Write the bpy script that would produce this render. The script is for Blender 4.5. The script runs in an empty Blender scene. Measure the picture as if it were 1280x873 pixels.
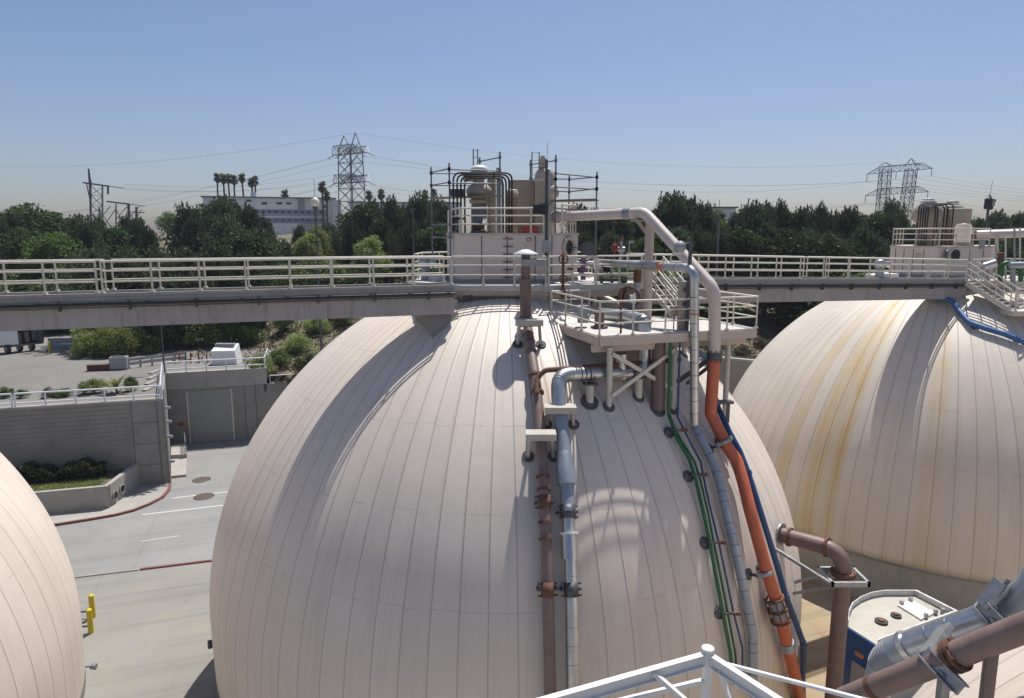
import bpy, bmesh, math, random
from mathutils import Vector as V, Matrix, Euler, noise as mnoise
SC = bpy.context.scene
COL = SC.collection
PI = math.pi
R = math.radians
rnd = random.Random(7)

# ------------------------------------------------------------------ camera maths (metres, camera at the origin)
FPX, CX, CY = 853.0, 640.0, 426.5
PITCH = math.atan(134.5 / 853)
CP, SP = math.cos(PITCH), math.sin(PITCH)
G = -19.5            # plant pavement level below the camera
YARD = -12.8         # upper yard level
DECK = -1.95         # upper walkway level
LOW = -3.25          # lower platform level

def ray(x, y):
    u = (x - CX) / FPX; v = (CY - y) / FPX
    return V((u, CP + v * SP, -SP + v * CP))
def at(x, y, Y):
    d = ray(x, y); return d * (Y / d.y)
def atz(x, y, z):
    d = ray(x, y); return d * (z / d.z)

O = V((-.25, 30, 0))
_k = math.hypot(1, .34)
AX = V((1 / _k, .34 / _k, 0)); BX = V((-.34 / _k, 1 / _k, 0))
YAW = math.atan2(AX.y, AX.x)
def S(a, b, z=0.0):
    p = O + AX * a + BX * b; p.z = z; return p

# ------------------------------------------------------------------ objects
WL = {}
def tag(o, label=None, cat=None, group=None, kind=None):
    if label: o['label'] = label
    if cat: o['category'] = cat
    if group: o['group'] = group
    if kind: o['kind'] = kind
    return o
def thing(name, label, cat, loc=(0, 0, 0), group=None, rz=0):
    o = bpy.data.objects.new(name, None); COL.objects.link(o)
    o.empty_display_size = .3
    o.location = loc; o.rotation_euler.z = rz; WL[o] = V(loc)
    return tag(o, label, cat, group)
def link(name, me, mat, parent=None, loc=None, smooth=None):
    o = bpy.data.objects.new(name, me); COL.objects.link(o)
    if mat is not None and not me.materials:
        me.materials.append(mat)
    if parent is not None:
        o.parent = parent; WL[o] = WL.get(parent, V((0, 0, 0)))
        if loc is not None: o.location = V(loc) - WL[o]; WL[o] = V(loc)
    else:
        WL[o] = V((0, 0, 0))
        if loc is not None: o.location = loc; WL[o] = V(loc)
    return o
def copy_tree(o, parent=None):
    c = o.copy(); COL.objects.link(c)
    if parent is not None: c.parent = parent
    for ch in list(o.children): copy_tree(ch, c)
    return c

class MB:
    """collects solids in world space; build() links them as one mesh"""
    def __init__(s): s.v = []; s.f = []; s.sm = []
    def add(s, vs, fs, smooth=False):
        n = len(s.v); s.v += [V(p) for p in vs]
        s.f += [tuple(i + n for i in f) for f in fs]; s.sm += [smooth] * len(fs); return s
    def hexa(s, b, t):
        return s.add(list(b) + list(t), [(3, 2, 1, 0), (4, 5, 6, 7), (0, 1, 5, 4), (1, 2, 6, 5), (2, 3, 7, 6), (3, 0, 4, 7)])
    def box(s, c, size, rz=0.0):
        c = V(c); x, y, z = [q / 2 for q in size]; m = Matrix.Rotation(rz, 3, 'Z')
        P = lambda a, b, d: c + m @ V((a * x, b * y, d * z))
        return s.hexa([P(-1, -1, -1), P(1, -1, -1), P(1, 1, -1), P(-1, 1, -1)], [P(-1, -1, 1), P(1, -1, 1), P(1, 1, 1), P(-1, 1, 1)])
    def bar(s, p, q, w, h=None, up=(0, 0, 1)):
        h = w if h is None else h
        p, q = V(p), V(q); d = (q - p)
        if d.length < 1e-6: return s
        d.normalize(); up = V(up)
        if abs(d.dot(up)) > .99: up = V((0, 1, 0))
        r = d.cross(up).normalized() * (w / 2); u = r.cross(d).normalized() * (h / 2)
        return s.hexa([p - r - u, p + r - u, q + r - u, q - r - u], [p - r + u, p + r + u, q + r + u, q - r + u])
    def prism(s, poly, z0, z1):
        n = len(poly)
        b = [V((p[0], p[1], z0)) for p in poly]; t = [V((p[0], p[1], z1)) for p in poly]
        return s.add(b + t, [tuple(range(n - 1, -1, -1)), tuple(range(n, 2 * n))] + [(i, (i + 1) % n, (i + 1) % n + n, i + n) for i in range(n)])
    def tube(s, pts, r, seg=12, caps=True):
        pts = [V(p) for p in pts]; n = len(pts)
        rs = list(r) if isinstance(r, (list, tuple)) else [r] * n
        d0 = (pts[1] - pts[0]).normalized()
        up = V((0, 0, 1)) if abs(d0.z) < .9 else V((0, 1, 0))
        x = d0.cross(up).normalized(); vs = []
        for i, p in enumerate(pts):
            a = (pts[i] - pts[i - 1]).normalized() if i else d0
            b = (pts[i + 1] - pts[i]).normalized() if i < n - 1 else a
            t = (a + b)
            t = t.normalized() if t.length > 1e-6 else a
            x = (x - t * x.dot(t)).normalized(); y = t.cross(x)
            cs = max(.5, a.dot(t)); k = 1 / cs
            bend = (b - a); bd = bend.normalized() if bend.length > 1e-4 else None
            for j in range(seg):
                an = 2 * PI * j / seg
                o = x * math.cos(an) + y * math.sin(an)
                if bd is not None:
                    e = (bd - t * bd.dot(t))
                    if e.length > 1e-4:
                        e.normalize(); o = o + e * (o.dot(e)) * (k - 1)
                vs.append(p + o * rs[i])
        fs = [(i * seg + j, i * seg + (j + 1) % seg, (i + 1) * seg + (j + 1) % seg, (i + 1) * seg + j) for i in range(n - 1) for j in range(seg)]
        s.add(vs, fs, True)
        if caps:
            s.add([v for v in vs[:seg]], [tuple(range(seg - 1, -1, -1))]); s.add(vs[-seg:], [tuple(range(seg))])
        return s
    def lathe(s, c, prof, seg=24, axis=(0, 0, 1), smooth=True, a0=0.0, a1=2 * PI):
        """prof: list of (radius, height along axis)"""
        c = V(c); ax = V(axis).normalized()
        x = ax.cross(V((0, 1, 0)) if abs(ax.y) < .9 else V((1, 0, 0))).normalized(); y = ax.cross(x)
        full = abs(a1 - a0 - 2 * PI) < 1e-6; m = seg if full else seg + 1
        vs = [c + ax * h + (x * math.cos(a0 + (a1 - a0) * j / seg) + y * math.sin(a0 + (a1 - a0) * j / seg)) * r for r, h in prof for j in range(m)]
        fs = []
        for i in range(len(prof) - 1):
            for j in range(seg):
                k = (j + 1) % m
                fs.append((i * m + j, i * m + k, (i + 1) * m + k, (i + 1) * m + j))
        return s.add(vs, fs, smooth)
    def cyl(s, c, r, h, seg=20, axis=(0, 0, 1), r2=None):
        r2 = r if r2 is None else r2
        ax = V(axis).normalized()
        return s.tube([V(c), V(c) + ax * h], [r, r2], seg)
    def disc(s, c, r, nrm, seg=20, h=.01):
        return s.cyl(c, r, h, seg, nrm)
    def build(s, name, mat, parent=None, label=None, loc=None, bevel=0):
        wl = WL.get(parent, V((0, 0, 0))) if parent is not None else (V(loc) if loc is not None else V((0, 0, 0)))
        me = bpy.data.meshes.new(name)
        me.from_pydata([tuple(p - wl) for p in s.v], [], s.f)
        me.polygons.foreach_set('use_smooth', s.sm); me.update()
        o = bpy.data.objects.new(name, me); COL.objects.link(o)
        me.materials.append(mat)
        if parent is not None: o.parent = parent
        elif loc is not None: o.location = loc
        WL[o] = wl
        if label: o['label'] = label
        if bevel:
            m = o.modifiers.new('bevel', 'BEVEL'); m.width = bevel; m.segments = 2; m.limit_method = 'ANGLE'
        return o

def arc_pts(p0, p1, p2, r, n=6):
    """rounds corner p1 of the path p0-p1-p2"""
    p0, p1, p2 = V(p0), V(p1), V(p2)
    a = (p0 - p1).normalized(); b = (p2 - p1).normalized()
    ang = a.angle(b)
    if ang > 3.1: return [p1]
    d = min(r / math.tan(ang / 2), (p0 - p1).length * .48, (p2 - p1).length * .48)
    s, e = p1 + a * d, p1 + b * d
    out = []
    for i in range(n + 1):
        t = i / n
        out.append(s * (1 - t) ** 2 + p1 * 2 * t * (1 - t) + e * t ** 2)
    return out
def rounded(pts, r, n=6):
    pts = [V(p) for p in pts]
    out = [pts[0]]
    for i in range(1, len(pts) - 1): out += arc_pts(pts[i - 1], pts[i], pts[i + 1], r, n)
    return out + [pts[-1]]

# ------------------------------------------------------------------ materials
class NT:
    def __init__(s, name):
        s.m = bpy.data.materials.new(name); s.m.use_nodes = True
        s.t = s.m.node_tree; s.b = s.t.nodes['Principled BSDF']; s.out = s.t.nodes['Material Output']
    def n(s, ty, **kw):
        nd = s.t.nodes.new(ty)
        for k, v in kw.items():
            if k.startswith('i_'): nd.inputs[int(k[2:])].default_value = v
            else: setattr(nd, k, v)
        return nd
    def l(s, a, b): s.t.links.new(a, b)
    def val(s, x, sock):
        if isinstance(x, (int, float)): sock.default_value = x
        else: s.l(x, sock)
    def math(s, op, a, b=0.0, c=None, clamp=False):
        nd = s.n('ShaderNodeMath', operation=op, use_clamp=clamp)
        s.val(a, nd.inputs[0]); s.val(b, nd.inputs[1])
        if c is not None: s.val(c, nd.inputs[2])
        return nd.outputs[0]
    def coord(s, kind='Object'): return s.n('ShaderNodeTexCoord').outputs[kind]
    def mapping(s, co, scale=(1, 1, 1), loc=(0, 0, 0)):
        m = s.n('ShaderNodeMapping'); m.inputs['Scale'].default_value = scale; m.inputs['Location'].default_value = loc
        s.l(co, m.inputs['Vector']); return m.outputs[0]
    def noise(s, co, scale=5.0, det=4.0, rough=.6):
        nd = s.n('ShaderNodeTexNoise'); nd.inputs['Scale'].default_value = scale
        nd.inputs['Detail'].default_value = det; nd.inputs['Roughness'].default_value = rough
        s.l(co, nd.inputs['Vector']); return nd.outputs['Fac']
    def ramp(s, fac, lo, hi, c0=0.0, c1=1.0):
        nd = s.n('ShaderNodeMapRange', clamp=True); s.l(fac, nd.inputs[0])
        for i, v in enumerate((lo, hi, c0, c1)): nd.inputs[i + 1].default_value = v
        return nd.outputs[0]
    def mix(s, fac, a, b, blend='MIX'):
        nd = s.n('ShaderNodeMix', data_type='RGBA', blend_type=blend)
        s.val(fac, nd.inputs[0])
        for x, k in ((a, 6), (b, 7)):
            if isinstance(x, (tuple, list)): nd.inputs[k].default_value = tuple(x)[:3] + (1,)
            else: s.l(x, nd.inputs[k])
        return nd.outputs[2]
    def bump(s, h, strength=.3, dist=.02):
        nd = s.n('ShaderNodeBump'); nd.inputs['Strength'].default_value = strength; nd.inputs['Distance'].default_value = dist
        s.l(h, nd.inputs['Height']); s.l(nd.outputs[0], s.b.inputs['Normal'])
    def fin(s, col=None, rough=.5, metal=0.0, spec=None):
        if col is not None:
            if isinstance(col, (tuple, list)): s.b.inputs['Base Color'].default_value = tuple(col)[:3] + (1,)
            else: s.l(col, s.b.inputs['Base Color'])
        s.val(rough, s.b.inputs['Roughness']); s.b.inputs['Metallic'].default_value = metal
        if spec is not None: s.b.inputs['Specular IOR Level'].default_value = spec
        return s.m

def sc3(c, k): return tuple(min(1, x * k) for x in c)
def paint(name, c, rough=.5, metal=0.0, var=.25, scale=3.0, dirt=None, damt=.35, bump=0.0, streak=True):
    """weathered surface: broad tone changes, fine grain, run-down dirt"""
    t = NT(name); co = t.coord()
    n1 = t.noise(co, scale, 5, .65)
    col = t.mix(t.ramp(n1, .3, .75), sc3(c, 1 - var), sc3(c, 1 + var * .4))
    n2 = t.noise(t.mapping(co, (6, 6, .5) if streak else (3, 3, 3)), 1.3, 5, .7)
    d = dirt or sc3(c, .45)
    col = t.mix(t.math('MULTIPLY', t.ramp(n2, .52, .78), damt), col, d)
    n3 = t.noise(co, scale * 14, 3, .6)
    col = t.mix(t.math('MULTIPLY', t.ramp(n3, .6, .8), .22), col, sc3(d, .8))
    if bump: t.bump(n3, bump, .01)
    return t.fin(col, t.ramp(n1, .2, .8, max(.05, rough - .1), min(1, rough + .12)), metal)

M = {}
M['cream'] = paint('cream_paint', (.62, .58, .50), .5, var=.12, dirt=(.25, .17, .11), damt=.35)
M['beige'] = paint('beige_paint', (.52, .44, .38), .55, var=.12, dirt=(.25, .19, .15), damt=.35)
M['pinkpipe'] = paint('pale_pipe_paint', (.60, .52, .47), .42, var=.10, dirt=(.33, .27, .23), damt=.3)
M['beigeeq'] = paint('equipment_paint', (.43, .37, .29), .5, var=.18, dirt=(.2, .15, .1), damt=.5)
M['galv'] = paint('galvanised_steel', (.34, .35, .36), .42, .6, var=.25, scale=6)
M['alu'] = paint('aluminium_jacket', (.58, .58, .57), .34, .85, var=.2, scale=2.2, dirt=(.35, .33, .30), damt=.35)
M['alub'] = paint('blue_grey_jacket', (.34, .38, .43), .42, .45, var=.18, scale=2.0, dirt=(.22, .22, .22), damt=.35)
M['steel'] = paint('dark_steel', (.10, .105, .115), .5, .5, var=.3)
M['black'] = paint('black_plastic', (.02, .02, .022), .5, var=.2)
M['brown'] = paint('brown_pipe_paint', (.185, .125, .11), .5, var=.22, dirt=(.12, .06, .04), damt=.5)
M['rust'] = paint('rusted_steel', (.16, .075, .045), .8, var=.4, dirt=(.05, .03, .025), damt=.6)
M['orange'] = paint('orange_pipe_paint', (.53, .13, .06), .5, var=.2, dirt=(.26, .10, .07), damt=.6)
M['orangefade'] = paint('faded_orange_tape', (.55, .22, .12), .6, var=.2)
M['blue'] = paint('blue_pipe_paint', (.022, .075, .20), .4, var=.2, dirt=(.03, .05, .09))
M['bluebox'] = paint('blue_cabinet_paint', (.016, .085, .27), .35, var=.12)
M['green'] = paint('green_pipe_paint', (.02, .13, .045), .45, var=.2)
M['white'] = paint('white_paint', (.78, .78, .76), .45, var=.08, dirt=(.4, .36, .3), damt=.25)
M['yellow'] = paint('yellow_paint', (.62, .46, .02), .5, var=.12)
M['red'] = paint('red_paint', (.28, .035, .03), .5, var=.2)
M['greyp'] = paint('grey_paint', (.30, .31, .33), .5, var=.12)
M['rubber'] = paint('grey_rubber', (.115, .115, .118), .7, var=.3)
M['conc'] = paint('weathered_concrete', (.36, .34, .31), .85, var=.2, scale=.8, dirt=(.16, .14, .12), damt=.55, bump=.2)
M['girder'] = paint('girder_concrete', (.385, .355, .345), .85, var=.18, scale=.5, dirt=(.14, .105, .085), damt=.7, bump=.2)
M['conc2'] = paint('dark_concrete', (.27, .26, .24), .85, var=.25, scale=.5, dirt=(.13, .12, .11), damt=.5, bump=.2)
M['plank'] = paint('scaffold_plank', (.24, .21, .18), .8, var=.3)
M['deckpale'] = paint('pale_deck', (.52, .50, .46), .8, var=.12, scale=1.2, dirt=(.28, .25, .21), damt=.4, streak=False)
M['glass'] = NT('window_glass').fin((.03, .04, .05), .08, 0)
M['bark'] = paint('tree_bark', (.10, .075, .055), .9, var=.35, scale=2)
M['rustbeige'] = paint('rust_stained_paint', (.33, .24, .16), .6, var=.25, dirt=(.16, .07, .03), damt=.9)
M['brownpk'] = paint('faded_brown_paint', (.235, .165, .145), .5, var=.22, dirt=(.13, .06, .04), damt=.45)
M['bluelt'] = paint('pale_blue_hose', (.28, .40, .62), .5, var=.1)
M['bluehose'] = paint('blue_hose', (.035, .13, .34), .5, var=.2)
M['purple'] = paint('purple_paint', (.20, .10, .20), .5, var=.2)
M['shutter'] = paint('roller_shutter', (.30, .30, .29), .5, var=.15, dirt=(.18, .17, .15), damt=.4)
M['rustdark'] = paint('rusty_cast_iron', (.10, .07, .055), .8, var=.3)
M['maroon'] = paint('maroon_paint', (.10, .025, .035), .6, var=.2)
M['tankgrey'] = paint('tank_grey', (.42, .44, .46), .45, var=.1)
M['roofdeck'] = paint('dusty_roof_deck', (.44, .42, .36), .6, var=.2, scale=1.2, dirt=(.30, .26, .18), damt=.5, streak=False)
M['galvlight'] = paint('bright_galvanised', (.55, .56, .57), .42, .4, var=.15)
M['alub2'] = paint('shiny_blue_jacket', (.42, .46, .53), .28, .75, var=.15, scale=1.5, dirt=(.3, .29, .28), damt=.3)
M['scaff'] = paint('scaffold_steel', (.19, .20, .225), .45, .4, var=.25)
M['basewall'] = paint('tank_base_concrete', (.37, .365, .33), .85, var=.2, scale=.4, dirt=(.20, .19, .16), damt=.6, bump=.2)
M['saddle'] = paint('dull_beige_channel', (.46, .43, .37), .55, var=.15, dirt=(.2, .16, .12), damt=.4)
M['ivory'] = paint('ivory_enamel', (.66, .62, .54), .4, var=.08)

def leafmat(name, c, c2):
    t = NT(name); co = t.coord()
    n = t.noise(co, .55, 3, .6); oi = t.n('ShaderNodeObjectInfo').outputs['Random']
    f = t.noise(co, 6.0, 2, .6)
    col = t.mix(t.ramp(n, .3, .7), c, c2)
    col = t.mix(t.ramp(f, .35, .7, 0, .6), col, sc3(c2, 1.5))
    hsv = t.n('ShaderNodeHueSaturation'); t.l(col, hsv.inputs['Color'])
    t.l(t.ramp(oi, 0, 1, .7, 1.3), hsv.inputs['Value']); t.l(t.ramp(oi, 0, 1, .485, .515), hsv.inputs['Hue'])
    t.fin(hsv.outputs[0], .6, 0, .25)
    tr = t.n('ShaderNodeBsdfTranslucent'); t.l(hsv.outputs[0], tr.inputs[0])
    mx = t.n('ShaderNodeMixShader'); mx.inputs[0].default_value = .38
    t.l(t.b.outputs[0], mx.inputs[1]); t.l(tr.outputs[0], mx.inputs[2]); t.l(mx.outputs[0], t.out.inputs[0])
    return t.m
M['pine'] = leafmat('pine_needles', (.036, .052, .030), (.070, .092, .046))
M['leaf'] = leafmat('tree_leaves', (.060, .095, .026), (.105, .150, .040))
M['leafd'] = leafmat('dark_tree_leaves', (.030, .050, .018), (.055, .082, .026))
M['light'] = leafmat('light_leaves', (.15, .185, .055), (.24, .275, .09))
M['dry'] = leafmat('dry_brush', (.062, .056, .032), (.115, .098, .060))
M['hedge'] = leafmat('hedge_leaves', (.026, .034, .016), (.06, .066, .03))
M['palm'] = leafmat('palm_fronds', (.075, .08, .04), (.11, .11, .06))

# ------------------------------------------------------------------ digester shell (super-ellipse of revolution)
DZC, DR, DH, DN, DHL = -14.732, 12.721, 13.009, 1.885, 28.9
CM = V((-.25, 30, 0)); CR = V((25.83, 40.53, -.45)); CL = V((-27.61, 17.88, 0)); CN = V((16.3, 4.6, 0))
def dz(r, off=0.0):
    q = min(1, r / (DR + off)); return DZC + (DH + off) * (1 - q ** DN) ** (1 / DN)
def dr(z, off=0.0):
    h = (DH if z > DZC else DHL) + off
    q = min(1, abs(z - DZC) / h); n = DN if z > DZC else 2
    return (DR + off) * (1 - q ** n) ** (1 / n)
def dnorm(p, c=None):
    c = CM if c is None else c
    q = p - c; r = math.hypot(q.x, q.y)
    e = .02; z0 = dz(max(0, r - e)); z1 = dz(min(DR - 1e-3, r + e))
    nz = 1; nr = -(z1 - z0) / (2 * e)
    if p.z - c.z < DZC: nz, nr = 0, 1
    n = V((q.x / max(r, 1e-6) * nr, q.y / max(r, 1e-6) * nr, nz)); return n.normalized()
def dome(x, y, off=0.0, c=None):
    """world point where pixel (x, y) of the photo meets the shell raised by off"""
    c = CM if c is None else c
    d = ray(x, y); d = d / d.y
    def ins(t):
        p = d * t; r = math.hypot(p.x - c.x, p.y - c.y)
        return r < dr(p.z - c.z, off) and p.z - c.z < DZC + DH + off
    t = 5.0
    while t < 60 and not ins(t): t += .05
    if t >= 60: # grazing: nearest approach
        best = min((abs(math.hypot(d.x * q - c.x, d.y * q - c.y) - dr(d.z * q - c.z, off)), q) for q in [10 + .05 * i for i in range(700)])
        return d * best[1]
    a, b = t - .05, t
    for _ in range(20):
        m = (a + b) / 2
        if ins(m): b = m
        else: a = m
    return d * b

# ------------------------------------------------------------------ railings
def post_mesh(h, r=.03, name='post'):
    mb = MB(); mb.tube([(0, 0, 0), (0, 0, h)], r, 6); mb.box((0, 0, .03), (.11, .11, .06))
    me = bpy.data.meshes.new(name); me.from_pydata([tuple(p) for p in mb.v], [], mb.f); me.materials.append(M['cream']); return me
PM = {}
def railing(parent, path, z, h=1.1, spacing=1.45, mat=None, mids=(.70, .36), closed=False, r=.036, name='railing', rnd_end=True, slope=None, endpost=True):
    """path: foot points (z taken from z unless slope given as per-point z list)"""
    mat = mat or M['cream']
    P = [V((p[0], p[1], (slope[i] if slope else z))) for i, p in enumerate(path)]
    if closed: P.append(P[0])
    mb = MB(); up = V((0, 0, h))
    mb.tube([p + up for p in P], r, 8)
    for q in mids: mb.tube([p + V((0, 0, h * q)) for p in P], r * .8, 6)
    o = mb.build(name, mat, parent)
    key = (round(h, 2), mat.name, round(r, 3))
    if key not in PM:
        me = post_mesh(h, r * .95); me.materials.clear(); me.materials.append(mat); PM[key] = me
    me = PM[key]
    for i in range(len(P) - 1):
        a, b = P[i], P[i + 1]; n = max(1, round((b - a).length / spacing))
        for k in range(n + (1 if (i == len(P) - 2 and not closed and endpost) else 0)):
            link('post', me, None, o, a.lerp(b, k / n))
    return o
# ------------------------------------------------------------------ camera, light, sky
cam = bpy.data.objects.new('camera', bpy.data.cameras.new('camera')); COL.objects.link(cam)
cam.data.sensor_width = 36; cam.data.lens = 36 * FPX / 1280; cam.rotation_euler = (PI / 2 - PITCH, 0, 0)
cam.data.shift_y = -10 / 1280; cam.data.clip_end = 20000; cam.data.clip_start = .1
SC.camera = cam
SUN = V((.18, .415, 1)).normalized()
el, az = math.asin(SUN.z), math.atan2(SUN.x, SUN.y)
sl = bpy.data.lights.new('sun', 'SUN'); sl.energy = 4.3; sl.angle = R(.53); sl.color = (1, .962, .90)
so = bpy.data.objects.new('sun', sl); COL.objects.link(so); so.rotation_euler = SUN.to_track_quat('Z', 'Y').to_euler()
so.location = (0, 0, 60)
w = bpy.data.worlds.new('World'); SC.world = w; w.use_nodes = True
sky = w.node_tree.nodes.new('ShaderNodeTexSky'); sky.sky_type = 'NISHITA'; sky.sun_disc = False
sky.sun_elevation = el; sky.sun_rotation = az; sky.altitude = 0; sky.air_density = 1.0; sky.dust_density = 1.3; sky.ozone_density = 5.0
bg = w.node_tree.nodes['Background']; bg.inputs[1].default_value = .079
tn = w.node_tree.nodes.new('ShaderNodeMix'); tn.data_type = 'RGBA'; tn.blend_type = 'MULTIPLY'; tn.inputs[0].default_value = 1; tn.inputs[7].default_value = (1.02, .955, .99, 1)
w.node_tree.links.new(sky.outputs[0], tn.inputs[6]); w.node_tree.links.new(tn.outputs[2], bg.inputs[0])
SC.view_settings.view_transform = 'Standard'; SC.view_settings.look = 'None'; SC.view_settings.gamma = 1; SC.view_settings.exposure = .38
SC.view_settings.use_curve_mapping = False
SC.cycles.max_bounces = 6; SC.cycles.diffuse_bounces = 3; SC.cycles.glossy_bounces = 3; SC.cycles.transparent_max_bounces = 4
SC.cycles.use_denoising = True

# ------------------------------------------------------------------ digester tanks
def shellmat(name, base, phase=0.0, ochre=0.0):
    t = NT(name); co = t.coord(); sx = t.n('ShaderNodeSeparateXYZ'); t.l(co, sx.inputs[0])
    X, Y, Z = sx.outputs
    ang = t.math('ARCTAN2', Y, X)
    k = t.math('ADD', t.math('MULTIPLY', ang, 90 / (2 * PI)), 45.0 + phase)
    fr = t.math('FRACT', k); rad = t.math('SQRT', t.math('ADD', t.math('MULTIPLY', X, X), t.math('MULTIPLY', Y, Y)))
    edge = t.math('MINIMUM', fr, t.math('SUBTRACT', 1.0, fr))                       # 0 at a seam
    dist = t.math('MULTIPLY', t.math('MULTIPLY', edge, rad), 2 * PI / 90)           # metres from the seam
    seam = t.ramp(dist, .008, .022, 1, 0)
    cell = t.math('FLOOR', k)
    wn = t.n('ShaderNodeTexWhiteNoise', noise_dimensions='1D'); t.l(cell, wn.inputs['W'])
    tone = wn.outputs['Value']
    # horizontal laps
    lap = None
    for zi in SEAMZ:
        d = t.math('ABSOLUTE', t.math('SUBTRACT', t.math('ADD', Z, t.math('MULTIPLY', t.math('SUBTRACT', tone, .5), .07)), zi))
        q = t.ramp(d, .008, .022, 1, 0); lap = q if lap is None else t.math('MAXIMUM', lap, q)
    ln = t.noise(co, 1.2, 3, .6)
    lap = t.math('MULTIPLY', lap, t.ramp(ln, .38, .62, .15, .9))
    n1 = t.noise(co, .35, 5, .6); n2 = t.noise(t.mapping(co, (1, 1, .12)), 1.6, 5, .7)
    col = t.mix(t.ramp(n1, .3, .7), sc3(base, .93), sc3(base, 1.05))
    col = t.mix(t.ramp(tone, 0, 1, 0, .12), col, sc3(base, .72))
    # grime running down the sheets
    cv = t.n('ShaderNodeCombineXYZ'); t.l(t.math('MULTIPLY', ang, 38.0), cv.inputs[0]); t.l(t.math('MULTIPLY', Z, .16), cv.inputs[1])
    st = t.noise(cv.outputs[0], 1.0, 4, .65)
    col = t.mix(t.math('MULTIPLY', t.ramp(st, .50, .76), .2), col, (.30, .24, .18))
    sp = t.noise(co, 11, 2, .5); col = t.mix(t.math('MULTIPLY', t.ramp(sp, .72, .8), .3), col, (.2, .17, .14))
    if ochre:
        cv2 = t.n('ShaderNodeCombineXYZ'); t.l(t.math('MULTIPLY', ang, 17.0), cv2.inputs[0]); t.l(t.math('MULTIPLY', Z, .07), cv2.inputs[1])
        o1 = t.noise(cv2.outputs[0], 1.0, 3, .55)
        cv3 = t.n('ShaderNodeCombineXYZ'); t.l(t.math('MULTIPLY', ang, 90.0), cv3.inputs[0]); t.l(t.math('MULTIPLY', Z, .12), cv3.inputs[1])
        o2 = t.noise(cv3.outputs[0], 1.0, 3, .6)
        # two strong runs near the left shoulder plus a general stain
        def runat(a0, w): return t.ramp(t.math('ABSOLUTE', t.math('SUBTRACT', ang, a0)), w * .3, w, 1, 0)
        br = t.noise(t.mapping(co, (1, 1, .35)), .55, 4, .65); zc_ = t.math('FLOOR', t.math('MULTIPLY', Z, .45)); wz = t.n('ShaderNodeTexWhiteNoise', noise_dimensions='2D')
        cw = t.n('ShaderNodeCombineXYZ'); t.l(cell, cw.inputs[0]); t.l(zc_, cw.inputs[1]); t.l(cw.outputs[0], wz.inputs['Vector'])
        r2 = t.math('MAXIMUM', t.math('MAXIMUM', runat(OCH[0], .068), runat(OCH[1], .040)), t.math('MULTIPLY', runat(OCH[0] - .16, .05), .55))
        r2 = t.math('MAXIMUM', r2, t.math('MULTIPLY', runat(OCH[0] + .42, .06), .5))
        r2 = t.math('MULTIPLY', t.math('MULTIPLY', r2, t.ramp(o2, .30, .55, .35, 1)), t.math('MULTIPLY', t.ramp(br, .3, .6, .35, 1), t.ramp(wz.outputs['Value'], 0, 1, .65, 1)))
        low = t.ramp(Z, 3.5, 14, 1.25, .5)
        amt = t.math('MAXIMUM', t.math('MULTIPLY', r2, 1.0), t.math('MULTIPLY', t.math('MULTIPLY', t.math('MULTIPLY', t.ramp(o1, .40, .68), t.ramp(o2, .42, .62)), low), .18))
        col = t.mix(t.math('MULTIPLY', amt, ochre), col, (.57, .37, .095))
    col = t.mix(t.math('MULTIPLY', seam, .54), col, (.20, .155, .125))
    col = t.mix(t.math('MULTIPLY', t.math('MULTIPLY', lap, t.ramp(t.noise(co, 3.2, 3, .7), .42, .62, .3, 1.2)), .42), col, (.24, .19, .155))
    h = t.math('ADD', t.math('MULTIPLY', t.ramp(dist, .01, .05, 1, 0), 1.0), t.math('MULTIPLY', n2, .8))
    t.bump(h, .4, .03)
    return t.fin(col, t.ramp(n1, .3, .7, .46, .58), 0, .55)
SEAMZ = [dome(633, y).z for y in (452, 534, 645, 768)] + [-15.9]
o1 = dome(1040, 520, 0, CR) - CR; o2 = dome(1062, 520, 0, CR) - CR
OCH = (math.atan2(o1.y, o1.x), math.atan2(o2.y, o2.x))
M['shell'] = shellmat('pale_cladding_sheets', (.685, .605, .52))
M['shell2'] = shellmat('stained_cladding_sheets', (.66, .595, .505), .37, 1.0)
def tank(c, rimz, mat, label):
    rz0 = rimz; rimz = rimz - c.z
    t = thing('digester_tank', label, 'tank', (c.x, c.y, G), 'digester tanks')
    prof = []
    n = 72
    for i in range(n + 1):
        z = rimz + (DZC + DH - .05 - rimz) * (1 - (1 - i / n) ** 2); prof.append((dr(z), z))
    prof.append((.02, DZC + DH))
    prof = [(prof[0][0] - .14, rimz + .0)] + prof
    mb = MB(); mb.lathe((c.x, c.y, c.z), prof, 180)
    sh = mb.build('cladding', mat, t)
    # object coordinates must start at the axis with world z: mesh origin is at the base
    rb = dr(rimz) - .15
    MB().lathe((c.x, c.y, 0), [(rb, G - .02), (rb, rz0 + .3)], 120).build('base_wall', M['basewall'], t)
    mb = MB(); rr = dr(rimz) + .012
    mb.lathe((c.x, c.y, c.z), [(rr - .1, rimz - .09), (rr, rimz - .09), (rr, rimz), (rr - .1, rimz)], 120)
    mb.build('rim_flashing', M['galv'], t)
    return t, sh
SEAMZ = [z - G for z in SEAMZ]
M['shell'] = shellmat('pale_cladding_sheets', (.685, .605, .52))
M['shell2'] = shellmat('stained_cladding_sheets', (.66, .595, .505), .37, 1.0)
tank(CM, -17.25, M['shell'], 'large pale beige dome tank in the middle carrying the pipes and scaffold')
tank(CR, -15.48, M['shell2'], 'pale dome tank with yellow rust runs beyond the big middle tank')
tank(CL, -17.25, M['shell'], 'plain pale dome tank with dark seams at the left edge of the photo')
tank(CN, -17.25, M['shell'], 'pale dome tank under the large silver and brown pipes in the near right corner')

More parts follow.
